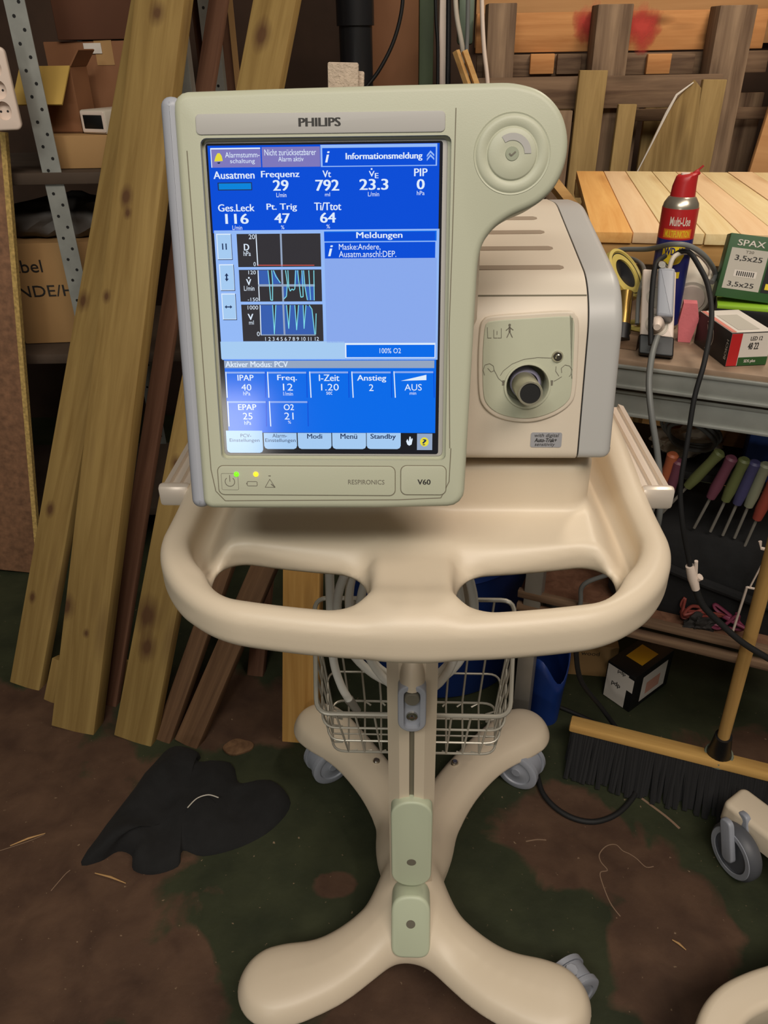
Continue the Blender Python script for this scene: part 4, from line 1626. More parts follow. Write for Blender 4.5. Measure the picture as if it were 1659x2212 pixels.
def lead(name, pts, Y, r, mat, label, cat='cable', group=None, n=8):
    P = [atY(p[0], p[1], p[2] if len(p) > 2 else Y) for p in pts]
    m = MB()
    m.tube(catmull(P, n), r, 8)
    return tag(m.build(name, mat, smooth=60), label, cat, group)


lead('hanging_lead', [(940, -60), (942, 40), (946, 120), (944, 330)], 3.0, 0.006, BLACKP, 'black lead hanging along the left edge of the white batten')
lead('hanging_lead', [(970, -60), (969, 60), (968, 150), (966, 330)], 3.0, 0.009, PIPE, 'thick dark lead hanging right of the white batten')
lead('hanging_lead', [(982, -60), (986, 30), (1000, 110), (1006, 200), (1000, 330)], 2.98, 0.008, OFFWH, 'pale lead hanging beside the thick dark lead')
lead('hanging_lead', [(1012, -60), (1010, 60), (1008, 140), (1012, 330)], 2.95, 0.007, GREYC, 'grey lead hanging in front of the pallet, second from the right')
lead('hanging_lead', [(1040, -60), (1042, 40), (1046, 110), (1054, 190), (1056, 330)], 2.9, 0.007, WHITEP, 'white lead hanging nearest to the grey pallet')
lead('hanging_lead', [(872, -60), (868, 20), (850, 90), (820, 150), (790, 190)], 2.85, 0.006, BLACKP, 'thin black lead sagging across the brown panel towards the pipe')
a = atY(1006, 40, 3.12)
m = MB()
m.box((a.x, 3.12, 1.62), (0.055, 0.05, 0.16), bev=0.012)
tag(m.build('junction_box', plain('green_grey_plastic', (96, 112, 96), 0.6)), 'green-grey junction box behind the hanging leads', 'junction box')
for u0, u1, lab in ((985, 1010, 'left of two thin pale sticks'), (1003, 1030, 'right of two thin pale sticks')):
    P0, P1 = atY(u0, 110, 2.90), atY(u1 + 40, 300, 2.84)
    m = MB()
    m.tube([P0, P0 + (P1 - P0) * ((P0.z - 0.01) / (P0.z - P1.z))], 0.012, 4)
    tag(m.build('wooden_stick', NEWX, smooth=0), lab + ' slanting behind the screen corner', 'stick')
P0, P1 = atY(1195, 395, 2.75), atY(1255, 470, 2.70)
d_ = (P1 - P0)
m = MB()
m.tube([P0 - d_ * 0.8, P0 + d_ * ((P0.z - 0.012) / -d_.z)], 0.022, 4)
tag(m.build('wooden_stick', NEWX, smooth=0), 'pale slanting batten behind the round control lobe', 'stick')

# plywood on the wall, the old pallet and boards leaning there
a, b = atY(1030, 60, 3.42), atY(1800, 60, 3.42)
m = MB()
m.box(((a.x + b.x) / 2, 3.47, 1.98), (b.x - a.x, 0.02, 0.9), bev=0.001)
tag(m.build('plywood_sheet', PLYX), 'large orange-brown plywood sheet on the back wall behind the pallet', 'plywood')
a = atY(1658, 160, 3.0)
m = MB()
m.box((0.30, 0, 0.6), (0.60, 0.018, 1.2), bev=0.001)
o = m.build('plywood_board', PLYX, smooth=30)
o.location = atY(1592, 372, 2.78)
o.location.z -= 0.35
o.rotation_euler = (math.radians(-6), math.radians(9), 0)
tag(o, 'orange-brown plywood board leaning at the right frame edge', 'plywood')

pal = empty('old_pallet', (0.8, 3.0, 0.5), 0, 'weathered grey pallet standing upright against the back wall', 'pallet')


def pbox(name, u0, v0, u1, v1, Y, th, mat, parent=pal, zlow=None, bev=0.003, skew=0.0):
    a, b = atY(u0, v0, Y), atY(u1, v0, Y)
    c = atY((u0 + u1) / 2, v1, Y)
    z1, z0 = (a.z + b.z) / 2, (c.z if zlow is None else zlow)
    M = Matrix.Translation(((a.x + b.x) / 2 - skew, Y, z0))
    m = MB()
    m.box((0, 0, (z1 - z0) / 2), (b.x - a.x, th, z1 - z0), bev=bev)
    o = m.build(name, mat, parent, smooth=30)
    if parent: o.location = Vector(((a.x + b.x) / 2 - skew, Y, z0)) - parent.location
    else: o.location = ((a.x + b.x) / 2 - skew, Y, z0)
    return o


for (u0, u1, v0) in ((1052, 1113, 8), (1286, 1362, 10), (1546, 1626, 12)):
    pbox('stringer', u0, v0, u1, 600, 3.0, 0.09, OLDZ, zlow=0.5)
pbox('deck_board', 1030, 24, 1660, 110, 3.075, 0.022, FRESHX)
pbox('deck_board', 1030, 114, 1660, 162, 3.075, 0.022, OLDX)
pbox('deck_board', 1030, 236, 1660, 262, 3.075, 0.022, OLDX)
pbox('deck_board', 1030, 164, 1560, 234, 2.935, 0.022, OLDX)
pbox('deck_board', 1030, 420, 1660, 520, 3.075, 0.022, OLDX)
for i, (u0, u1) in enumerate(((1128, 1180), (1190, 1236), (1262, 1318), (1330, 1384), (1398, 1452), (1470, 1530), (1580, 1650))):
    pbox('back_board', u0, 200, u1, 600, 3.13, 0.02, (OLDZ, OLIVEZ, OLDZ)[i % 3], zlow=0.5)
for u in (1172, 1230, 1425, 1475):
    pbox('block', u - 26, 116, u + 26, 160, 3.052, 0.02, FRESHX if u in (1172, 1425) else OLDX)


def spray_mat():
    m, nt, b = new_mat('red_spray')
    b.inputs['Base Color'].default_value = srgb(200, 70, 60)
    b.inputs['Roughness'].default_value = 0.85
    tc = nt.nodes.new('ShaderNodeTexCoord')
    ln = nt.nodes.new('ShaderNodeVectorMath')
    ln.operation = 'LENGTH'
    nt.links.new(tc.outputs['Object'], ln.inputs[0])
    no = nt.nodes.new('ShaderNodeTexNoise')
    no.inputs['Scale'].default_value = 16
    no.inputs['Detail'].default_value = 6
    nt.links.new(tc.outputs['Object'], no.inputs['Vector'])
    ma = nt.nodes.new('ShaderNodeMath')
    ma.operation = 'MULTIPLY_ADD'
    ma.inputs[1].default_value = 0.12
    nt.links.new(no.outputs['Fac'], ma.inputs[0])
    nt.links.new(ln.outputs['Value'], ma.inputs[2])
    mr = nt.nodes.new('ShaderNodeMapRange')
    mr.inputs['From Min'].default_value = 0.07
    mr.inputs['From Max'].default_value = 0.135
    mr.inputs['To Min'].default_value = 0.85
    mr.inputs['To Max'].default_value = 0.0
    nt.links.new(ma.outputs[0], mr.inputs['Value'])
    nt.links.new(mr.outputs['Result'], b.inputs['Alpha'])
    return m


SPRAY = spray_mat()
for (u, v) in ((1283, 60), (1385, 62)):
    c = atY(u, v, 3.0625)
    m = MB()
    m.plate([(0.10 * math.cos(t_), 0.078 * math.sin(t_)) for t_ in np.linspace(0, 6.283, 28, endpoint=False)], 0.0, 0.0006, frame((0, 0, 0), (1, 0, 0), (0, 0, 1)))
    o = m.build('paint_patch', SPRAY, pal)
    o.location = c - pal.location
    tag(o, 'red sprayed paint patch')
for (u0, v0, u1, Y, mat, lab, sk) in ((1240, 152, 1302, 2.845, OLIVEZ, 'olive brown board leaning on the pallet left of its middle stringer', 0.0),
                                      (1326, 226, 1366, 2.855, OLIVEZ, 'narrow board with an orange top leaning under the middle stringer', 0.0),
                                      (1510, 172, 1562, 2.845, OLIVEZ, 'olive brown board leaning left of the right pallet stringer', 0.0),
                                      (1186, 240, 1226, 2.82, OLDZ, 'grey board leaning at the left of the pallet, behind the control lobe', 0.0)):
    o = pbox('leaning_board', u0, v0, u1, 500, Y, 0.022, mat, None, zlow=0.0)
    o.rotation_euler = (math.radians(-1.5), math.radians(1.0), 0)
    tag(o, lab, 'board')
P = [atY(u, v, 2.80) for u, v in ((1500, 172), (1514, 190), (1490, 380), (1480, 420), (1345, 420), (1375, 372), (1440, 240))]
P[3].z = P[4].z = 0.004
m = MB()
c0 = sum(P, Vector()) / len(P)
m.plate([(p.x - c0.x, p.z - c0.z) for p in P][::-1], -0.006, 0.004, frame((0, 0, 0), (1, 0, 0), (0, 0, 1)), 0.001)
o = m.build('broken_panel', OLIVEZ)
o.location = c0
tag(o, 'broken triangular olive panel with a torn white edge leaning on the pallet', 'panel')
m = MB()
pe = [atY(u, v, 2.793) - c0 for u, v in ((1372, 380), (1408, 310), (1440, 245), (1462, 205), (1498, 178))]
m.tube(pe, [0.002, 0.003, 0.005, 0.004, 0.002], 6)
m.build('torn_edge', PAPER, o)

# fresh boards stacked behind the bench
SY = math.radians(-10.5)
slab = empty('board_table', (0.45, 1.69, 0), SY, 'raised platform of new pale pine boards behind the workbench', 'wooden platform')
rnd = random.Random(7)
x = 0.0
wds = [0.083, 0.066, 0.078, 0.070, 0.074, 0.076, 0.072, 0.080, 0.075]
for i, w in enumerate(wds):
    m = MB()
    m.box((0, 0.46 + rnd.uniform(-0.004, 0.004), 0), (w - 0.0016, 0.92, 0.022), bev=0.0015)
    o = m.build('deck_board', [NEWYO, NEWYP, NEWY, NEWY, NEWYP, NEWY, NEWYP, NEWY, NEWY][i], slab, smooth=30)
    o.location = (x + w / 2, 0, 1.189 + rnd.uniform(-0.0008, 0.0008))
    x += w
for y in (0.04, 0.46, 0.88):
    m = MB()
    m.box((x / 2, y, 1.155), (x, 0.07, 0.044), bev=0.002)
    m.build('batten', NEWX, slab, smooth=30)
for lx in (0.25, x - 0.04):
    for ly in (0.34, 0.88):
        m = MB()
        m.box((lx, ly, 0.567), (0.06, 0.06, 1.13), bev=0.002)
        m.build('leg', NEWX, slab, smooth=30)

# ------------------------------------------------------------------ workbench on the right
BYAW = math.radians(-24)
bench = empty('workbench', (0.40, 1.345, 0), BYAW, 'galvanised steel workbench on the right with a worn top and lower shelves', 'workbench')
BI = Matrix.Rotation(-BYAW, 3, 'Z')
BO = Vector((0.40, 1.345, 0))
BL, BD = 1.15, 0.42


def bz(u, v, z):                           # surveyed point on a level of the bench, in its own axes
    return BI @ (atZ(u, v, z) - BO)


m = MB()
m.box((BL / 2 - 0.12, BD / 2, 1.044), (BL, BD, 0.012), bev=0.002)
m.build('worktop', plain('worn_bench_top', (150, 126, 104), 0.6, var=0.3, scale=18), bench)
for name, z, h_, y in (('front_rail', 1.018, 0.044, 0.006), ('front_rail', 0.962, 0.050, 0.020), ('rear_rail', 1.0, 0.06, BD - 0.01)):
    m = MB()
    m.box((BL / 2 - 0.12, y, z), (BL, 0.012, h_), bev=0.002)
    m.box((BL / 2 - 0.12, y - 0.004, z + h_ / 2 - 0.003), (BL, 0.014, 0.006), bev=0.001)
    m.box((BL / 2 - 0.12, y - 0.004, z - h_ / 2 + 0.003), (BL, 0.014, 0.006), bev=0.001)
    m.build(name, STEELG, bench, smooth=30)
for lx in (-0.085, BL - 0.14):
    for ly in (0.065, BD - 0.03):
        m = MB()
        m.box((lx, ly, 0.52), (0.04, 0.04, 1.03), bev=0.002)
        m.build('leg', STEELD, bench, smooth=30)
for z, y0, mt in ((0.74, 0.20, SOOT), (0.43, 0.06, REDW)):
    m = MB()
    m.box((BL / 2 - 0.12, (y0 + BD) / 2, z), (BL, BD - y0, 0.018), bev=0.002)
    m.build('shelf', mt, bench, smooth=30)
for dz in (0.012, -0.026):
    m = MB()
    m.box((BL / 2 - 0.12, 0.052, 0.43 + dz), (BL, 0.016, 0.020), bev=0.002)
    m.build('shelf_edge', OLDX, bench, smooth=30)

# ------------------------------------------------------------------ things on the workbench
BZ = 1.0505


def on_bench(u, v, z=BZ): return atZ(u, v, z)


# spray can
can = empty('spray_can', (0.563, 1.515, BZ), math.radians(-18), 'blue and red spray can with yellow shield label and red nozzle cap', 'spray can')
CANM = plain('can_tin', (196, 186, 168), 0.3, 0.8)
m = MB()
m.lathe([(0.0, 0.0), (0.030, 0.0), (0.0325, 0.003), (0.0325, 0.226), (0.031, 0.233), (0.025, 0.243), (0.019, 0.247), (0.0, 0.247)], seg=40)
m.build('can_body', [CANM], can)


def band(z0, z1, r, mt, name, parent=can):
    m = MB()
    m.lathe([(r - 0.002, z0), (r, z0), (r, z1), (r - 0.002, z1)], seg=40)
    return m.build(name, mt, parent)


lb = band(0.008, 0.172, 0.0329, NAVY, 'blue_label')
lr = band(0.172, 0.226, 0.0329, REDP, 'red_label')


def wrap_text(m, s, x0, x1, z0, z1, r, bold=0.0, rot=0.0):
    V, F = text_geo(s, bold)
    nv = []
    for a, b in V:
        t = rot - math.pi / 2 + (x0 + (x1 - x0) * a) / r
        nv.append(m.v((r * math.cos(t), r * math.sin(t), z0 + (z1 - z0) * b)))
    for f in F: m.f([nv[i] for i in f])


def wrap_poly(m, pts, r, rot=0.0):
    x0, x1 = min(p[0] for p in pts), max(p[0] for p in pts)
    n = 14                                                     # strip cut so that it follows the curve

    def span(x):
        ys = []
        for (xa, ya), (xb, yb) in zip(pts, pts[1:] + pts[:1]):
            if (xa - x) * (xb - x) <= 0 and abs(xa - xb) > 1e-9:
                ys.append(ya + (yb - ya) * (x - xa) / (xb - xa))
        return (min(ys), max(ys)) if ys else (0, 0)
    xs = [x0 + 1e-5 + (x1 - x0 - 2e-5) * i / n for i in range(n + 1)]
    row = []
    for x in xs:
        lo, hi = span(x)
        t = rot - math.pi / 2 + x / r
        row.append((m.v((r * math.cos(t), r * math.sin(t), lo)), m.v((r * math.cos(t), r * math.sin(t), hi))))
    for a, b in zip(row, row[1:]): m.f((a[0], b[0], b[1], a[1]))


m = MB()
wrap_poly(m, [(-0.021, 0.165), (-0.021, 0.143), (-0.014, 0.130), (0.0, 0.126), (0.014, 0.130), (0.021, 0.143), (0.021, 0.165)], 0.0332)
m.build('shield_mark', YELL, lb, smooth=0)
m = MB()
wrap_text(m, 'WD-40', -0.0175, 0.0175, 0.145, 0.159, 0.0335, 0.03)
m.build('shield_lettering', NAVY, lb, smooth=0)
m = MB()
wrap_poly(m, [(-0.026, 0.191), (-0.026, 0.175), (0.028, 0.175), (0.028, 0.191)], 0.0332)
m.build('orange_stripe', ORNG, lr, smooth=0)
m = MB()
wrap_text(m, 'MULTIFUNKTION', -0.022, 0.024, 0.177, 0.189, 0.0335, 0.02)
m.build('stripe_lettering', YELL, lr, smooth=0)
m = MB()
wrap_text(m, 'Multi-Use', -0.016, 0.022, 0.197, 0.213, 0.0333, 0.02)
m.build('label_lettering', WHITEP, lr, smooth=0)
m = MB()
wrap_poly(m, [(-0.018, 0.114), (-0.018, 0.102), (0.018, 0.102), (0.018, 0.114)], 0.0332)
m.build('yellow_stripe', YELL, lb, smooth=0)
m = MB()
rings = []
for k, (z, r, dx) in enumerate(((0.242, 0.0225, 0.0), (0.262, 0.0212, 0.0), (0.270, 0.0200, 0.001), (0.278, 0.0190, 0.002), (0.281, 0.0160, 0.002))):
    rings.append([(r * math.cos(t_) + dx, r * math.sin(t_) * 0.95, z + 0.35 * max(0, r * math.cos(t_)) * (k > 1)) for t_ in np.linspace(0, 6.2832, 24, endpoint=False)])
m.loops(rings)
m.box((0.017, 0, 0.284), (0.012, 0.010, 0.010), rot=Matrix.Rotation(math.radians(-38), 3, 'Y'), bev=0.002)
cap = m.build('nozzle_cap', REDP, can)
m = MB()
m.plate(rrect(-0.009, -0.007, 0.007, 0.007, 0.004, 4), 0.2810, 0.2842, None, 0.001)
m.build('spray_button', WHITEP, cap)
m = MB()
m.tube([(0.016, 0, 0.286), (0.027, 0, 0.297)], 0.0018, 6)
m.build('straw', REDP, cap)

# power strip standing tilted on the bench edge
p0, p1 = on_bench(1416, 772), atY(1424, 588, 1.415)
lz = (p1 - p0)
PL = lz.length
wx = Vector((1, -0.40, 0))
PM = frame(p0, wx, lz)
PM.translation = p0
ps = empty('power_strip', p0, 0, 'white power strip with black ends and plugged-in adapter, standing tilted at the bench edge', 'power strip')
inv = Matrix.Translation(-p0)
PM = inv @ PM
m = MB()
m.plate(rrect(-0.029, 0.034, 0.029, PL, 0.004, 3), -0.022, 0.014, PM, 0.004)
m.build('housing', WHITEP, ps)
m = MB()
m.plate(rrect(-0.030, 0.0, 0.030, 0.036, 0.004, 3), -0.026, 0.018, PM, 0.003)
m.build('end_cap', BLACKP, ps)
for yy in (0.056, 0.105, 0.150):
    if yy > PL - 0.02: continue
    m = MB()
    m.lathe([(0.0, 0.0143), (0.0175, 0.0143), (0.0185, 0.0155), (0.0200, 0.0155), (0.0205, 0.0138)], PM @ Matrix.Translation((0, yy, 0)), 24)
    so = m.build('socket', OFFWH, ps)
    for q in (-0.0095, 0.0095):
        m = MB()
        m.lathe([(0.0, 0.0150), (0.0030, 0.0150), (0.0030, 0.0142)], PM @ Matrix.Translation((q, yy, 0)), 10)
        m.build('contact_hole', SEAM, so, smooth=0)
ad = empty('plug_adapter', p0, 0, 'grey slab-shaped plug adapter with a chrome cap in the tilted power strip', 'adapter')
m = MB()
m.plate(rrect(-0.002, 0.062, 0.026, 0.148, 0.004, 3), 0.0158, 0.052, PM, 0.005)
m.build('adapter_case', GREYP, ad)
m = MB()
m.lathe([(0.0, 0.053), (0.006, 0.053), (0.009, 0.048), (0.010, 0.030), (0.0, 0.030)], PM @ Matrix.Translation((0.004, 0.152, 0)), 16)
m.build('chrome_end', CHROME, ad)
m = MB()
m.tube([PM @ Vector((0.0, 0.055, 0.0158)), PM @ Vector((0.0, 0.052, 0.045)), PM @ Vector((0.0, 0.040, 0.058))], [0.014, 0.011, 0.006], 14)
tag(m.build('mains_plug', WHITEP), 'white round mains plug in the lowest socket of the power strip', 'plug').location = p0
# flat box-shaped charger on the strip

def path(pts, ext=()):
    out = []
    for p in pts:
        if len(p) == 3: out.append(atY(*p))
        else: out.append(Vector(p[3]))
    return out


def cable(name, pts, r, mat, label, n=8, extra=None):
    P = [atY(*p) for p in pts] + [Vector(q) for q in (extra or [])]
    m = MB()
    m.tube(catmull(P, n), r, 8)
    return tag(m.build(name, mat, smooth=60), label, 'cable')


pj = p0 + PM.to_3x3() @ Vector((0.0, 0.040, 0.058)) + PM.translation
cable('grey_cable', [(1420, 728, pj.y), (1408, 770, pj.y - 0.05), (1402, 830, 1.22), (1408, 900, 1.19), (1420, 980, 1.17), (1426, 1060, 1.16), (1422, 1130, 1.17),
                     (1400, 1200, 1.25), (1330, 1235, 1.33), (1262, 1262, 1.36), (1254, 1300, 1.37), (1247, 1345, 1.38)], 0.0054, GREYC,
      'grey mains cable running from the power strip down past the cart rail')
cable('black_cable', [(1246, 1352, 1.382), (1244, 1400, 1.385), (1255, 1470, 1.39), (1300, 1530, 1.40)], 0.0062, BLACKR,
      'black cable running down to the floor in front of the labelled box', extra=[atZ(1345, 1590, 0.007), atZ(1385, 1632, 0.007)])
cable('black_cable', [(1406, 745, 1.30), (1406, 690, 1.325), (1408, 640, 1.345), (1416, 575, 1.38), (1436, 553, 1.42)], 0.0048, BLACKR,
      'short black cable running up the face of the tilted power strip')
bc = cable('black_cable', [(1448, 572, 1.45), (1462, 548, 1.46), (1487, 544, 1.45), (1510, 575, 1.42), (1530, 620, 1.38), (1537, 690, 1.30), (1522, 780, 1.225), (1500, 860, 1.20),
                      (1484, 960, 1.18), (1470, 1050, 1.17), (1474, 1130, 1.16), (1486, 1200, 1.16), (1492, 1226, 1.16)], 0.0046, BLACKR,
           'long black cable hanging from the bench top in front of the lower shelves')
cable('black_cable', [(1502, 1270, 1.16), (1520, 1310, 1.155), (1560, 1350, 1.15), (1610, 1392, 1.14), (1690, 1440, 1.13)], 0.0066, BLACKR,
      'black cable continuing from the white connector to the right frame edge')
cc = empty('cable_connector', atY(1497, 1248, 1.16), 0, 'white cable connector with a small tab joining two black cables', 'connector')
a, b = atY(1490, 1222, 1.16) - cc.location, atY(1503, 1272, 1.16) - cc.location
m = MB()
m.tube([a, (a + b) / 2, b], [0.008, 0.010, 0.0075], 10)
m.build('sleeve', WHITEP, cc)
m = MB()
e1 = atY(1504, 1212, 1.155) - cc.location
m.tube([(a + b) / 2 + Vector((0.004, 0, -0.002)), e1], [0.005, 0.0035], 8)
m.tube([(a + b) / 2 + Vector((0.006, 0, -0.006)), atY(1513, 1246, 1.155) - cc.location], [0.006, 0.007], 8)
m.build('tab', WHITEP, cc)
cable('grey_cable', [(1316, 556, 1.62), (1340, 540, 1.60), (1400, 538, 1.54), (1450, 528, 1.455), (1490, 532, 1.445), (1525, 556, 1.46), (1545, 590, 1.50), (1538, 610, 1.48)], 0.0048, GREYC,
      'grey cable looping across the front of the spray can')
cable('white_cable', [(1444, 588, 1.44), (1455, 556, 1.45), (1480, 545, 1.47), (1510, 550, 1.50), (1535, 580, 1.52), (1530, 606, 1.50)], 0.0045, OFFWH,
      'pale cable arching from the adapter over the white bottle')
cable('grey_cable', [(1300, 600, 1.64), (1345, 560, 1.63), (1380, 566, 1.58), (1392, 590, 1.50), (1380, 640, 1.42), (1376, 700, 1.38)], 0.0042, GREYC,
      'grey cable lying left of the power strip')
m = MB()
P = [atZ(u, v, 0.008) for u, v in ((1160, 1672), (1172, 1712), (1200, 1745), (1240, 1768), (1285, 1775), (1330, 1760), (1362, 1730), (1378, 1700), (1392, 1660))]
m.tube(catmull(P, 8), 0.0065, 8)
tag(m.build('black_cable', BLACKR, smooth=60), 'black cable lying in a loop on the floor right of the rear caster', 'cable')
m = MB()
P = [atZ(u, v, 0.007) for u, v in ((1190, 1520), (1240, 1540), (1300, 1568), (1360, 1600), (1400, 1624))]
m.tube(catmull(P, 8), 0.0055, 8)
tag(m.build('black_cable', BLACKR, smooth=60), 'black cable on the floor between the drum and the broom', 'cable')


def boxthing(name, c, size, rz, mat, label, cat, tilt=0.0, roll=0.0, bev=0.0015):
    """c: bottom centre"""
    root = empty(name, c, 0, label, cat)
    root.rotation_euler = (tilt, roll, rz)
    m = MB()
    m.box((0, 0, size[2] / 2), size, bev=bev)
    m.build('carton', mat, root, smooth=30)
    return root


def face_front(size): return frame((-size[0] / 2, -size[1] / 2, 0), (1, 0, 0), (0, 0, 1))


def printed(root, name, M, items, z0=0.0004):
    """items: (kind, x0, y0, x1, y1, material, text)"""
    by = {}
    for it in items: by.setdefault(it[5].name, []).append(it)
    for i, (mn, its) in enumerate(by.items()):
        m = MB()
        for it in its:
            z = z0 * it[7]
            if it[0] == 'r': m.quad(M, it[1], it[2], it[3], it[4], z)
            elif it[0] == 't': m.text(it[6], M, it[1], it[2], it[3], it[4], z, 0.02)
            elif it[0] == 'p': m.poly(M, it[6], z)
        m.build(name, bpy.data.materials[mn], root, smooth=0)


# green screw carton
c = atZ(1612, 660, BZ + 0.062)
sz = (0.100, 0.045, 0.114)
sb = boxthing('screw_carton', c + Vector((0.000, 0.030, 0.003)), sz, math.radians(-16), GREEN, 'green screw carton with a grey label panel, tilted back at the right frame edge', 'box', math.radians(-14), math.radians(5))
M = face_front(sz) @ Matrix.Diagonal((0.100 / 0.125, 0.114 / 0.150, 1, 1))
printed(sb, 'print', M, [('r', 0.010, 0.022, 0.092, 0.118, LGREY, '', 1), ('t', 0.020, 0.124, 0.080, 0.138, PAPER, 'SPAX', 2),
                         ('t', 0.022, 0.088, 0.082, 0.102, INK, '3,5x25', 2), ('t', 0.042, 0.108, 0.060, 0.114, INKSOFT, 'T20', 2),
                         ('r', 0.028, 0.052, 0.078, 0.068, PAPER, '', 2), ('t', 0.020, 0.027, 0.078, 0.040, INK, '3,5x25', 2),
                         ('r', 0.096, 0.022, 0.1235, 0.118, SEAM, '', 1), ('t', 0.101, 0.096, 0.118, 0.112, YELL, 'Y', 2),
                         ('r', 0.103, 0.030, 0.116, 0.044, YELL, '', 2), ('t', 0.034, 0.0545, 0.072, 0.0655, INK, 'IIIIIIIII', 3)])
# black, white and red carton in front
sz = (0.10, 0.075, 0.062)
q = [on_bench(1498, 740), on_bench(1565, 792), on_bench(1636, 770)]
c = (q[0] + q[2]) / 2
ang = math.atan2(q[1].y - q[0].y, q[1].x - q[0].x)
w_ = (q[1] - q[0]).length
perp = Vector((-math.sin(ang), math.cos(ang), 0))
d_ = abs((q[2] - q[1]).dot(perp)) * 0.92
sz = (w_, d_, 0.060)
ci = empty('tool_carton', (q[0] + q[1]) / 2 + perp * d_ / 2, ang, 'black carton with white top and red corner stripe at the front of the workbench', 'box')
m = MB()
m.box((0, 0, sz[2] / 2), sz, bev=0.001)
m.build('carton', BLACKP, ci, smooth=30)
M = frame((sz[0] / 2, -sz[1] / 2, 0), (0, 1, 0), (0, 0, 1))
printed(ci, 'end_print', M, [('r', 0.001, 0.001, sz[1] - 0.001, sz[2] - 0.001, PAPER, '', 1), ('r', 0.001, 0.001, 0.020, sz[2] - 0.001, REDP, '', 2),
                             ('t', 0.036, 0.046, sz[1] - 0.018, 0.053, INK, 'LED 12', 2), ('t', 0.034, 0.030, sz[1] - 0.022, 0.042, INK, '48 22', 2),
                             ('r', 0.021, 0.001, sz[1] - 0.001, 0.016, GREEN, '', 2), ('t', 0.032, 0.005, sz[1] - 0.022, 0.012, PAPER, 'SDS plus', 3)])
M = frame((-sz[0] / 2, -sz[1] / 2, sz[2]), (1, 0, 0), (0, 1, 0))
printed(ci, 'top_print', M, [('r', 0.001, 0.001, sz[0] - 0.001, sz[1] - 0.001, PAPER, '', 1), ('r', 0.030, 0.018, sz[0] - 0.014, sz[1] - 0.018, LGREY, '', 2),
                             ('r', 0.004, 0.002, sz[0] - 0.002, 0.010, plain('faded_red_print', (214, 130, 116), 0.6), '', 3)])
M = frame((-sz[0] / 2, -sz[1] / 2, 0), (1, 0, 0), (0, 0, 1))
m = MB()
cx, cy, R_ = sz[0] * 0.36, 0.030, 0.024
m.line(M, [(cx + R_ * math.cos(t_), cy + R_ * math.sin(t_)) for t_ in np.linspace(-1.6, 1.9, 24)], 0.0016, 0.0005)
m.line(M, [(cx - 0.006, cy + 0.018), (cx + 0.002, cy + 0.004), (cx + 0.010, cy + 0.008), (cx + 0.004, cy - 0.010)], 0.0014, 0.0005)
m.build('blade_mark', LGREY, ci, smooth=0)
m = MB()
m.text('BOSCH', M @ Matrix.Translation((sz[0] - 0.010, 0.012, 0)) @ Matrix.Rotation(math.pi / 2, 4, 'Z'), 0, -0.0075, 0.034, 0.0, 0.0005, 0.02)
m.build('side_lettering', LGREY, ci, smooth=0)
# black carton with lime lid edge
c = atZ(1600, 672, BZ + 0.061)
lb2 = boxthing('tool_box', Vector((c.x + 0.070, c.y + 0.075, BZ)), (0.16, 0.135, 0.055), math.radians(-20), BLACKP, 'black flat box with a lime green top behind the tool carton', 'box')
m = MB()
m.box((0, 0, 0.0585), (0.16, 0.135, 0.007), bev=0.001)
m.build('lid', LIME, lb2)
# white bottle lying with its disc end to the front
c = atZ(1500, 690, BZ)
wb2 = empty('white_bottle', c + Vector((-0.004, 0.035, 0.0545)), 0, 'translucent white round container lying behind the pink foam', 'container')
wb2.rotation_euler = (math.radians(8), 0, math.radians(-20))
m = MB()
m.lathe([(0.0, 0.052), (0.034, 0.052), (0.046, 0.040), (0.050, 0.010), (0.052, -0.03), (0.046, -0.055), (0.024, -0.065), (0.0, -0.065)], Matrix.Rotation(math.pi / 2, 4, 'X'), 36)
m.build('shell', OFFWH, wb2)
m = MB()
m.lathe([(0.0, 0.0545), (0.026, 0.0545), (0.028, 0.052), (0.0285, 0.050)], Matrix.Rotation(math.pi / 2, 4, 'X'), 32)
m.build('disc_lid', WHITEP, wb2)
# crumpled white tissue behind
def crumple(name, c, r, mat, label, cat, seed, sx=1, sy=1, sz=1):
    rr = random.Random(seed)
    ph = [rr.uniform(0, 6) for _ in range(8)]
    t = bmesh.new()
    bmesh.ops.create_icosphere(t, subdivisions=4, radius=1.0)
    for v in t.verts:
        k = v.co.copy()
        f = 1 + 0.16 * math.sin(5 * k.x + 3 * k.z + ph[0]) + 0.13 * math.sin(7 * k.y - 4 * k.x + ph[1]) + 0.09 * math.sin(12 * k.z + 5 * k.y + ph[2]) \
            + 0.06 * math.sin(19 * k.x - 9 * k.y + ph[3]) + 0.04 * math.sin(31 * k.z + 13 * k.x + ph[4])
        v.co = Vector((k.x * r * f * sx, k.y * r * f * sy, max(-r * sz * 0.8, k.z * r * f * sz)))
    m = MB()
    m.merge(t)
    o = m.build(name, mat)
    o.location = Vector(c) + Vector((0, 0, r * sz * 0.8))
    return tag(o, label, cat)


crumple('paper_wad', atZ(1532, 655, BZ) + Vector((0.035, 0.085, 0)), 0.045, PAPER, 'crumpled white paper behind the white container and the spray can', 'paper', 3, 1.0, 0.7, 1.15)
crumple('paper_wad', atZ(1375, 585, BZ), 0.045, PAPER, 'crumpled white paper left of the spray can', 'paper', 9, 1.3, 0.7, 0.55)
# pink foam wedge
c = atZ(1478, 735, BZ)
m = MB()
m.loops([[(-0.012, y, 0.0), (0.010, y, 0.0), (0.018, y, 0.045), (0.010, y, 0.074), (-0.014, y, 0.074), (-0.017, y, 0.035)] for y in (-0.012, 0.012)])
o = m.build('foam_wedge', PINKF)
o.location = c
o.rotation_euler = (0, 0, -0.3)
tag(o, 'pink foam wedge standing between the power strip and the white container', 'foam')
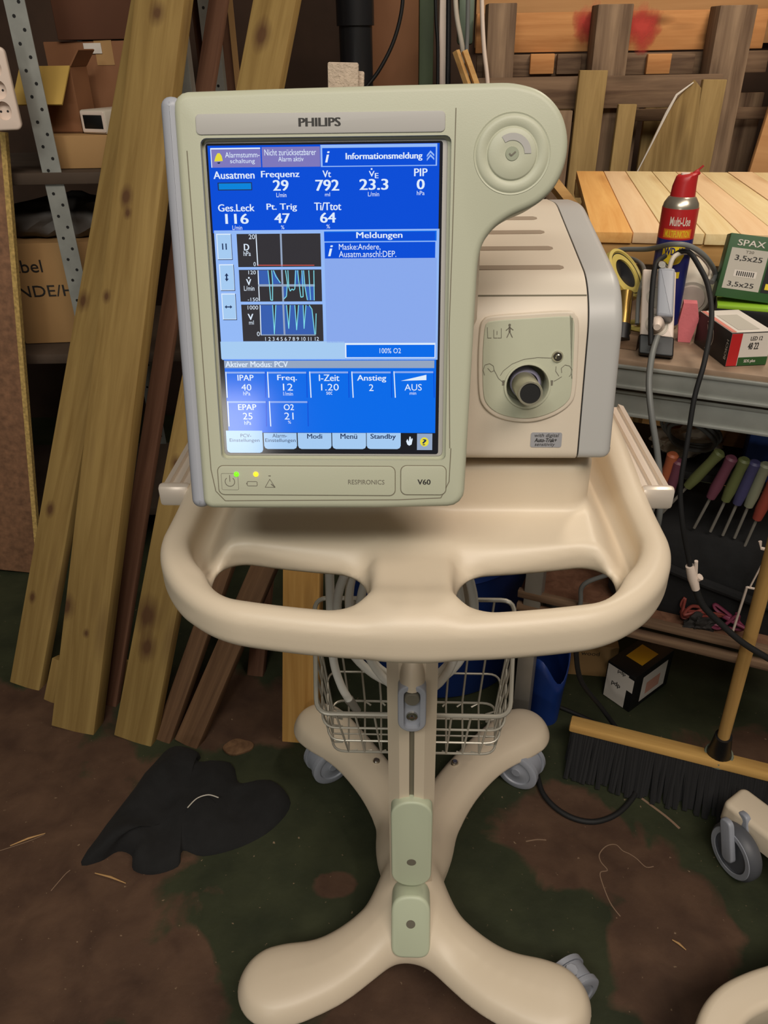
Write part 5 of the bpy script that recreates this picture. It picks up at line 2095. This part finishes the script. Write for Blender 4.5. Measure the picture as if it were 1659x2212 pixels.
# tape roll, brass torch, yellow frame
c = atY(1338, 600, 1.50)
tr = empty('tape_roll', c, 0, 'yellow tape roll with dark core, tilted beside the side of the ventilator', 'tape roll')
tr.rotation_euler = (math.radians(35), math.radians(38), math.radians(10))
m = MB()
m.lathe([(0.030, -0.018), (0.052, -0.018), (0.052, 0.018), (0.046, 0.0195), (0.044, 0.016), (0.030, 0.016), (0.030, -0.018)], seg=40)
m.build('tape', TAPEY, tr)
m = MB()
m.lathe([(0.0, 0.005), (0.0435, 0.0165), (0.0435, 0.010), (0.0, 0.0)], seg=36)
m.build('core', PIPE, tr)
P0, P1 = atY(1352, 632, 1.44), atY(1345, 702, 1.40)
tc_ = empty('torch', P0, 0, 'small brass cylinder torch with a black end beside the tape roll', 'torch')
m = MB()
m.tube([Vector((0, 0, 0)), (P1 - P0)], 0.0135, 20)
m.build('barrel', BRASS, tc_)
d_ = (P1 - P0).normalized()
m = MB()
m.tube([(P1 - P0) + d_ * 0.0005, (P1 - P0) + d_ * 0.03], 0.0155, 20)
m.build('cap', BLACKP, tc_)
c = on_bench(1352, 745)
boxthing('small_wood_block', c, (0.05, 0.05, 0.028), math.radians(-30), OLDX, 'small brown wooden block at the bench edge under the torch', 'block')
m = MB()
pts = [c + Vector((x, y, 0.034)) for x, y in ((-0.03, 0.03), (0.02, -0.018), (0.024, 0.03))]
m.tube(pts, 0.005, 6, closed=True)
tag(m.build('yellow_wire_frame', TAPEY), 'yellow triangular frame lying on the small wooden block', 'frame')

# ------------------------------------------------------------------ under the bench
def B2W(x, y, z): return BO + Matrix.Rotation(BYAW, 3, 'Z') @ Vector((x, y, 0)) + Vector((0, 0, z))


def place(u, v, y, dz=0.0):
    """survey a point on the upright plane at depth y inside the bench"""
    o = BI @ (CAM - BO)
    d = BI @ ray(u, v)
    t_ = (y - o.y) / d.y
    q = o + d * t_
    return q


Z1, Z2 = 0.7495, 0.4395
a = place(1540, 905, 0.36)
boxthing('wooden_crate', B2W(a.x, 0.385, Z1), (0.20, 0.05, 0.12), BYAW, FRESHX, 'orange-brown wooden block at the back under the bench top', 'block')
a = place(1640, 945, 0.25)
boxthing('blue_box', B2W(a.x + 0.045, 0.27, Z1), (0.13, 0.12, 0.15), BYAW, BLUEB, 'dark blue box under the bench at the right frame edge', 'box')
a = place(1480, 945, 0.28)
crumple('clear_bag', B2W(a.x, 0.29, Z1), 0.055, CLEAR, 'cloudy plastic bag lying under the bench top among the cables', 'bag', 5, 1.3, 0.8, 0.6)
m = MB()
for k in range(3):
    q = [(1430 + 8 * k, 910 + 6 * k), (1490, 898 + 8 * k), (1540 - 6 * k, 920 + 8 * k), (1556 - 6 * k, 950 + 5 * k), (1520, 962 + 6 * k), (1460, 950 + 5 * k)]
    P = []
    for u, v in q:
        s_ = place(u, v, 0.235 - 0.012 * k)
        P.append(B2W(s_.x, s_.y, max(s_.z, Z1 + 0.008)))
    m.tube(catmull(P, 6, True), 0.0045, 6, closed=True)
tag(m.build('cable_coil', GREYC, smooth=60), 'coil of grey cable loops under the bench top', 'cable')
# black tool bag with handles standing in it
tb = empty('tool_bag', B2W(0.33, 0.23, Z2), BYAW, 'big black tool bag with a row of tool pockets on the lower bench shelf', 'tool bag')
m = MB()
rings = []
for z, k in ((0.0, 0.94), (0.02, 1.0), (0.14, 1.0), (0.205, 0.96), (0.215, 0.92)):
    rings.append([(x * k, y * k, z) for x, y in rrect(-0.26, -0.13, 0.34, 0.13, 0.04, 5)])
m.loops(rings)
m.build('bag_body', FABRIC, tb)
m = MB()
m.tube(catmull([(-0.22, -0.135, 0.15), (-0.05, -0.142, 0.11), (0.12, -0.142, 0.09), (0.30, -0.138, 0.15)], 8), 0.010, 8)
m.build('bag_strap', FABRIC, tb)
DULLRED = plain('dull_red_handle', (150, 66, 54), 0.5)
hands = [(1452, 1010, 1075, PURPLE, 'purple screwdriver handle, leftmost in the tool bag', 0.1), (1438, 1015, 1040, ORANGEH, 'orange tool handle at the left end of the tool bag', 0.12),
         (1520, 985, 1050, GREENH, 'olive green tool handle slanting in the middle of the tool bag', 0.45), (1558, 995, 1075, PURPLE, 'purple handle right of the olive one in the tool bag', 0.2),
         (1588, 1000, 1080, GREENH, 'olive handle between the purple and the blue handle', 0.15), (1612, 1005, 1088, BLUEH, 'dull blue tool handle in the tool bag', 0.12),
         (1636, 1008, 1095, plain('pale_handle', (132, 134, 112), 0.5), 'pale grey-green tool handle in the tool bag', 0.1), (1655, 1060, 1100, DULLRED, 'red tool handle at the right frame edge', 0.1)]
for u, v0, v1, mt, lab, ln in hands:
    a = place((u), (v0 + v1) / 2, 0.085)
    r = B2W(a.x, 0.092, a.z)
    m = MB()
    hl_ = 0.105
    m.loops([[(0.0115 * k * math.cos(t_), 0.0115 * k * math.sin(t_), z) for t_ in np.linspace(0, 6.2832, 10, endpoint=False)]
             for z, k in ((-hl_ / 2 - 0.002, 0.5), (-hl_ / 2, 0.8), (-hl_ / 4, 1.0), (hl_ / 4, 0.9), (hl_ / 2 - 0.004, 1.05), (hl_ / 2, 0.7))])
    o = m.build('screwdriver', mt)
    o.location = r
    o.rotation_euler = (math.radians(8), ln, BYAW)
    tag(o, lab, 'tool', 'tool handles in the black bag')
    m = MB()
    m.tube([(0, 0, -hl_ / 2 - 0.001), (0, 0, -0.14)], 0.003, 8)
    m.build('shaft', STEELD, o)
# red and purple lead bundle, dark adapter, wire basket on the shelf
a = place(1600, 1225, 0.10)
for k, (mt, lab, dx) in enumerate(((plain('wine_lead', (112, 40, 66), 0.6), 'purple-red tangle of leads on the edge of the lower bench shelf', 0.02), (plain('rust_lead', (120, 52, 44), 0.6), 'dull red lead tangled beside the purple one on the lower shelf', -0.05))):
    rr = random.Random(11 + k)
    P = [B2W(a.x + dx + rr.uniform(-0.05, 0.05), 0.082 + rr.uniform(-0.012, 0.010), Z2 + 0.012 + rr.uniform(0, 0.05)) for _ in range(12)]
    m = MB()
    m.tube(catmull(P, 6), 0.004, 6)
    tag(m.build('lead_tangle', mt, smooth=60), lab, 'cable')
crumple('dark_adapter', B2W(place(1545, 1225, 0.09).x, 0.074, Z2), 0.03, SOOT, 'dark lump of adapters left of the purple leads', 'adapter', 8, 1.2, 0.6, 0.8)
a = place(1650, 1235, 0.02)
wk = empty('white_wire_rack', B2W(a.x + 0.03, 0.03, 0), BYAW, 'white wire rack hooked on the lower shelf at the right edge', 'wire rack')
m = MB()
z0, z1 = a.z - 0.05, a.z + 0.045
m.tube([(-0.05, 0, z1 + 0.015), (-0.045, 0, z1), (0.15, 0, z1)], 0.0035, 6)
for k in range(6):
    m.tube([(-0.03 + k * 0.014, 0, z1), (-0.045 + k * 0.014, 0.0, z0)], 0.0018, 6)
m.tube([(-0.05, 0, z0), (0.15, 0, z0)], 0.0025, 6)
m.tube([(-0.05, 0, z0), (-0.05, 0.03, Z2 + 0.004)], 0.0025, 6)
m.build('wire_grid', WHITEP, wk)

# ------------------------------------------------------------------ floor things
# blue drum
dr = empty('blue_drum', (0.150, 1.785, 0), 0, 'blue plastic drum behind the wire basket of the cart', 'drum')
m = MB()
m.lathe([(0.0, 0.0), (0.238, 0.0), (0.248, 0.012), (0.248, 0.16), (0.253, 0.17), (0.248, 0.18), (0.248, 0.38), (0.253, 0.39), (0.248, 0.40), (0.243, 0.56), (0.225, 0.585), (0.0, 0.585)], seg=64)
m.build('drum_body', BLUED, dr)
# torn blue tub beside it
tbm = empty('blue_tub', (0.415, 1.50, 0), 0.2, 'torn blue plastic tub with a dark hole, behind the right rear leg', 'tub')
m = MB()
prof = []
rings = []
for z, k in ((0.0, 0.82), (0.10, 0.9), (0.17, 0.98), (0.205, 1.0)):
    rings.append([(0.052 * k * math.cos(t_), 0.075 * k * math.sin(t_), z + (0.03 * math.cos(3 * t_ + 1) + 0.02 * math.sin(t_) if z > 0.15 else 0)) for t_ in np.linspace(0, 6.2832, 32, endpoint=False)])
m.loops(rings, True, False)
o = m.build('tub_body', BLUED, tbm)
md = o.modifiers.new('wall', 'SOLIDIFY')
md.thickness = 0.003
# box with labels
c = (atZ(1318, 1500, 0) + atZ(1428, 1478, 0)) / 2
q0, q1, q2 = atZ(1300, 1500, 0.0), atZ(1358, 1540, 0.0), atZ(1428, 1470, 0.0)
ax = (q1 - q0).normalized()
ang = math.atan2(ax.y, ax.x)
w_, d_, h_ = (q1 - q0).length, (q2 - q1).length, 0.125
perp = Vector((-ax.y, ax.x, 0))
d_ = abs((q2 - q1).dot(perp))
ctr = q0 + ax * w_ / 2 + perp * d_ / 2
lbx = empty('labelled_box', ctr, ang, 'black box with an amber top label and white parcel labels on the floor', 'box')
m = MB()
m.box((0, 0, h_ / 2), (w_, d_, h_), bev=0.003)
m.build('carton', BLACKP, lbx, smooth=30)
FMb = frame((-w_ / 2, -d_ / 2, 0), (1, 0, 0), (0, 0, 1))
m = MB()
m.quad(FMb, w_ * 0.05, 0.004, w_ * 0.78, h_ - 0.006, 0.0006)
m.quad(FMb, w_ * 0.76, h_ * 0.55, w_ * 0.98, h_ - 0.012, 0.0005)
m.build('parcel_label', PAPER, lbx, smooth=0)
m = MB()
R180 = lambda x, y: FMb @ Matrix.Translation((x, y, 0)) @ Matrix.Rotation(math.pi, 4, 'Z')
m.text('dpd', R180(w_ * 0.66, h_ * 0.97), 0, 0, w_ * 0.26, 0.016, 0.0009, 0.02)
m.text('dpd', R180(w_ * 0.56, h_ * 0.60), 0, 0, w_ * 0.30, 0.020, 0.0009, 0.02)
m.build('label_lettering', INK, lbx, smooth=0)
TMb = frame((-w_ / 2, -d_ / 2, h_), (1, 0, 0), (0, 1, 0))
m = MB()
m.quad(TMb, w_ * 0.22, d_ * 0.30, w_ * 0.80, d_ * 0.72, 0.0006)
m.build('amber_label', AMBER, lbx, smooth=0)
SMb = frame((w_ / 2, -d_ / 2, 0), (0, 1, 0), (0, 0, 1))
m = MB()
m.quad(SMb, d_ * 0.22, 0.018, d_ * 0.86, h_ - 0.02, 0.0006)
m.build('side_label', PAPER, lbx, smooth=0)
m = MB()
m.quad(SMb, d_ * 0.34, 0.034, d_ * 0.70, h_ - 0.05, 0.001)
m.build('side_print', plain('pale_red_print', (206, 150, 130), 0.7), lbx, smooth=0)
# pale carton beyond it
a = atZ(1215, 1475, 0)
cb2 = boxthing('pale_carton', a + Vector((0.06, 0.10, 0)), (0.20, 0.14, 0.11), math.radians(-8), CARDL, 'pale carton with black print lying behind the black labelled box', 'box')
M = face_front((0.20, 0.14, 0.11))
m = MB()
m.text('wood', M, 0.10, 0.076, 0.15, 0.090, 0.0006)
m.build('print', INK, cb2, smooth=0)
# broom
b0, b1 = atZ(1226, 1592, 0.055), atZ(1720, 1718, 0.055)
ax = (b1 - b0)
BLN = ax.length
ang = math.atan2(ax.y, ax.x)
mid = (b0 + b1) / 2
br = empty('broom', (mid.x, mid.y, 0), ang, 'wide wooden push broom with black bristles lying behind the second trolley', 'broom')
m = MB()
m.box((0, 0.022, 0.082), (BLN, 0.046, 0.022), rot=Matrix.Rotation(math.radians(-12), 3, 'X'), bev=0.005)
m.build('broom_head', BROOMW, br, smooth=30)
m = MB()
rr = random.Random(2)
for i in range(90):
    for j in range(4):
        x = -BLN / 2 + 0.008 + (BLN - 0.016) * (i + rr.uniform(0, 0.8)) / 90
        y = 0.004 + 0.011 * j
        dx, dy = rr.uniform(-0.008, 0.008), -0.085 * (1 - j / 5) * rr.uniform(0.8, 1.15)
        m.tube([(x, y, 0.074), (x + dx * 0.5, y + dy * 0.45, 0.040), (x + dx, y + dy, 0.003)], [0.0046, 0.0056, 0.0058], 5)
bs = m.build('bristles', BRISTLE, br)
bs['kind'] = 'stuff'
hb, ht = atZ(1552, 1632, 0.085), atY(1672, 1180, atZ(1552, 1632, 0.085).y - 0.12)
Bi = Matrix.Rotation(-ang, 3, 'Z')
loc_ = lambda p: Bi @ (p - Vector((mid.x, mid.y, 0)))
dv = (ht - hb).normalized()
m = MB()
m.tube([loc_(hb), loc_(hb + dv * 0.03), loc_(hb + dv * 0.085)], [0.030, 0.024, 0.019], 20)
m.build('handle_socket', BLACKP, br)
s0 = hb + dv * 0.075
m = MB()
m.loops([[(0.0135 * math.cos(t_), 0.0135 * math.sin(t_), z) for t_ in np.linspace(0, 6.2832, 18, endpoint=False)] for z in (0, 1.25)])
ho = m.build('broom_handle', HANDLEW, br)
ho.location = loc_(s0)
ho.rotation_euler = Vector((0, 0, 1)).rotation_difference(Bi @ dv).to_euler()
m = MB()
m.tube([loc_(hb + Vector((0, 0, -0.004))), loc_(hb + dv * 0.01)], [0.036, 0.032], 20)
m.build('socket_plate', plain('grey_green_metal', (110, 116, 100), 0.5), br)
# dark cloth on the floor
pts = [(175, 1862), (250, 1762), (330, 1655), (378, 1612), (432, 1632), (430, 1650), (500, 1652), (520, 1695), (590, 1690), (628, 1735), (590, 1790), (520, 1830), (440, 1850),
       (395, 1838), (385, 1872), (330, 1890), (288, 1880), (285, 1850), (255, 1840), (215, 1862)]
P = [atZ(u, v, 0) for u, v in pts]
c0 = sum(P, Vector()) / len(P)
from mathutils import noise as mnoise
o2 = [(p.x - c0.x, p.y - c0.y) for p in P][::-1]
o2 = [(p.x, p.y) for p in catmull([Vector((a, b, 0)) for a, b in o2], 4, True)]
m = MB()
rings = []
for d, z in ((0, 0.0), (0.004, 0.010), (0.016, 0.020), (0.035, 0.030), (0.055, 0.036), (0.075, 0.040)):
    ring = []
    for i, (x, y) in enumerate(o2):
        k = 1 - d / 0.155
        px_, py_ = x * k, y * k
        h = mnoise.noise((px_ * 9, py_ * 9, 0.3)) * 0.03 + mnoise.noise((px_ * 22, py_ * 22, 1.3)) * 0.012
        ring.append((px_, py_, max(0.0005, z + h * (z / 0.03))))
    rings.append(ring)
for f in (0.40, 0.28, 0.16, 0.06):
    rings.append([(x * f, y * f, max(0.004, 0.040 + mnoise.noise((x * f * 9, y * f * 9, 0.3)) * 0.035 + mnoise.noise((x * f * 22, y * f * 22, 1.3)) * 0.014)) for x, y in o2])
m.loops(rings)
o = m.build('dark_cloth', FABRIC, smooth=60)
o.location = c0
tag(o, 'black crumpled cloth lying on the floor in front of the leaning planks', 'cloth')
m = MB()
P = [atZ(u, v, 0.05) - c0 for u, v in ((405, 1745), (425, 1725), (450, 1717), (472, 1723))]
m.tube(catmull(P, 5), 0.0016, 5)
m.build('loose_cord', LGREY, o)
# flat stone-like chip and wood splinters on the floor
m = MB()
c = atZ(515, 1615, 0)
m.plate([(0.036 * math.cos(t_) * (1 + 0.12 * math.sin(2 * t_ + 1)), 0.026 * math.sin(t_) * (1 + 0.1 * math.cos(3 * t_))) for t_ in np.linspace(0, 6.283, 24, endpoint=False)], 0, 0.006, None, 0.002)
o = m.build('floor_chip', BROWNW)
o.location = c
tag(o, 'flat round brown chip on the floor right of the slanting boards', 'chip')
for (u0, v0, u1, v1, lab) in ((22, 1827, 98, 1800, 'pale splinter on the floor at the left frame edge'), (205, 1886, 272, 1908, 'pale splinter on the floor below the dark cloth'),
                              (1452, 2030, 1482, 2052, 'pale splinter on the floor left of the second trolley')):
    P0, P1 = atZ(u0, v0, 0.003), atZ(u1, v1, 0.003)
    m = MB()
    m.tube([P0, (P0 + P1) / 2 + Vector((0, 0.002, 0.001)), P1], [0.0012, 0.0026, 0.0010], 5)
    tag(m.build('wood_splinter', CARDL), lab, 'splinter')

# ------------------------------------------------------------------ second trolley at the lower right
l0, l1 = atZ(1592, 1722, 0.135), atZ(1760, 1850, 0.135)
tr2 = empty('second_trolley', (l1.x + 0.05, l1.y - 0.05, 0), 0, 'cream medical trolley at lower right, showing one caster leg and a curved foot', 'medical cart')
off = Vector((tr2.location.x, tr2.location.y, 0))
dd = (l1 - l0).normalized()
LMx = frame(l0 - off - dd * 0.01, dd, Vector((-dd.y, dd.x, 0)))
m = MB()
Lg = 0.42
m.plate(rrect(0, -0.038, Lg, 0.038, 0.016, 5), -0.050, 0.004, LMx, 0.012)
m.build('base_leg', PLASTIC, tr2)
wc = atZ(1590, 1838, 0.062)
wo = Vector((wc.x, wc.y, 0.062)) - off
an = math.atan2(dd.y, dd.x) - 0.25
WM2 = Matrix.Translation(wo) @ Matrix.Rotation(an, 4, 'Z') @ Matrix.Rotation(math.pi / 2, 4, 'X')
m = MB()
m.lathe([(0.0, 0.010), (0.044, 0.010), (0.044, 0.016), (0.056, 0.016), (0.061, 0.010), (0.062, 0.0), (0.061, -0.010), (0.056, -0.016), (0.0, -0.016)], WM2, 40)
wh = m.build('wheel', CASTD, tr2)
m = MB()
m.lathe([(0.043, 0.0162), (0.044, 0.0176), (0.054, 0.0176), (0.0555, 0.0162)], WM2, 40)
m.build('rim', CASTG, wh)
m = MB()
pv = WM2 @ Vector((0.0, 0.0, 0.0))
m.plate(rrect(-0.014, -0.016, 0.016, 0.085, 0.012, 4), 0.0165, 0.028, WM2 @ Matrix.Rotation(math.radians(20), 4, 'Z'), 0.004)
m.plate(rrect(-0.014, -0.016, 0.016, 0.085, 0.012, 4), -0.028, -0.0165, WM2 @ Matrix.Rotation(math.radians(20), 4, 'Z'), 0.004)
m.build('fork', CASTG, tr2)
pts = [(1500, 2330, 0.20), (1502, 2240, 0.20), (1512, 2175, 0.20), (1545, 2128, 0.20), (1600, 2098, 0.20), (1680, 2072, 0.20), (1800, 2030, 0.20)]
m = MB()
P = catmull([atZ(*p) - off for p in pts], 8)
P = [p + Vector((0.020, -0.026, 0)) for p in P]
rings = []
n = len(P)
for i in range(n):
    d = (P[min(i + 1, n - 1)] - P[max(i - 1, 0)]).normalized()
    w = Vector((0, 0, 1)).cross(d).normalized()
    rings.append([P[i] + w * x + Vector((0, 0, z)) for x, z in rrect(-0.030, -0.085, 0.030, 0.0, 0.014, 4)])
m.loops(rings)
m.build('curved_foot', PLASTIC, tr2)
e0 = P[-1]
m = MB()
m.tube([e0 + Vector((0, 0, -0.04)), e0 + Vector((0.10, 0.08, -0.04)), LMx @ Vector((Lg - 0.02, 0, -0.025))], 0.030, 12)
m.build('cross_beam', PLASTIC, tr2)
m = MB()
m.tube([atZ(1640, 2230, 0.10) - off, atZ(1668, 2150, 0.11) - off], 0.010, 12)
m.build('steel_bar', STEELG, tr2)
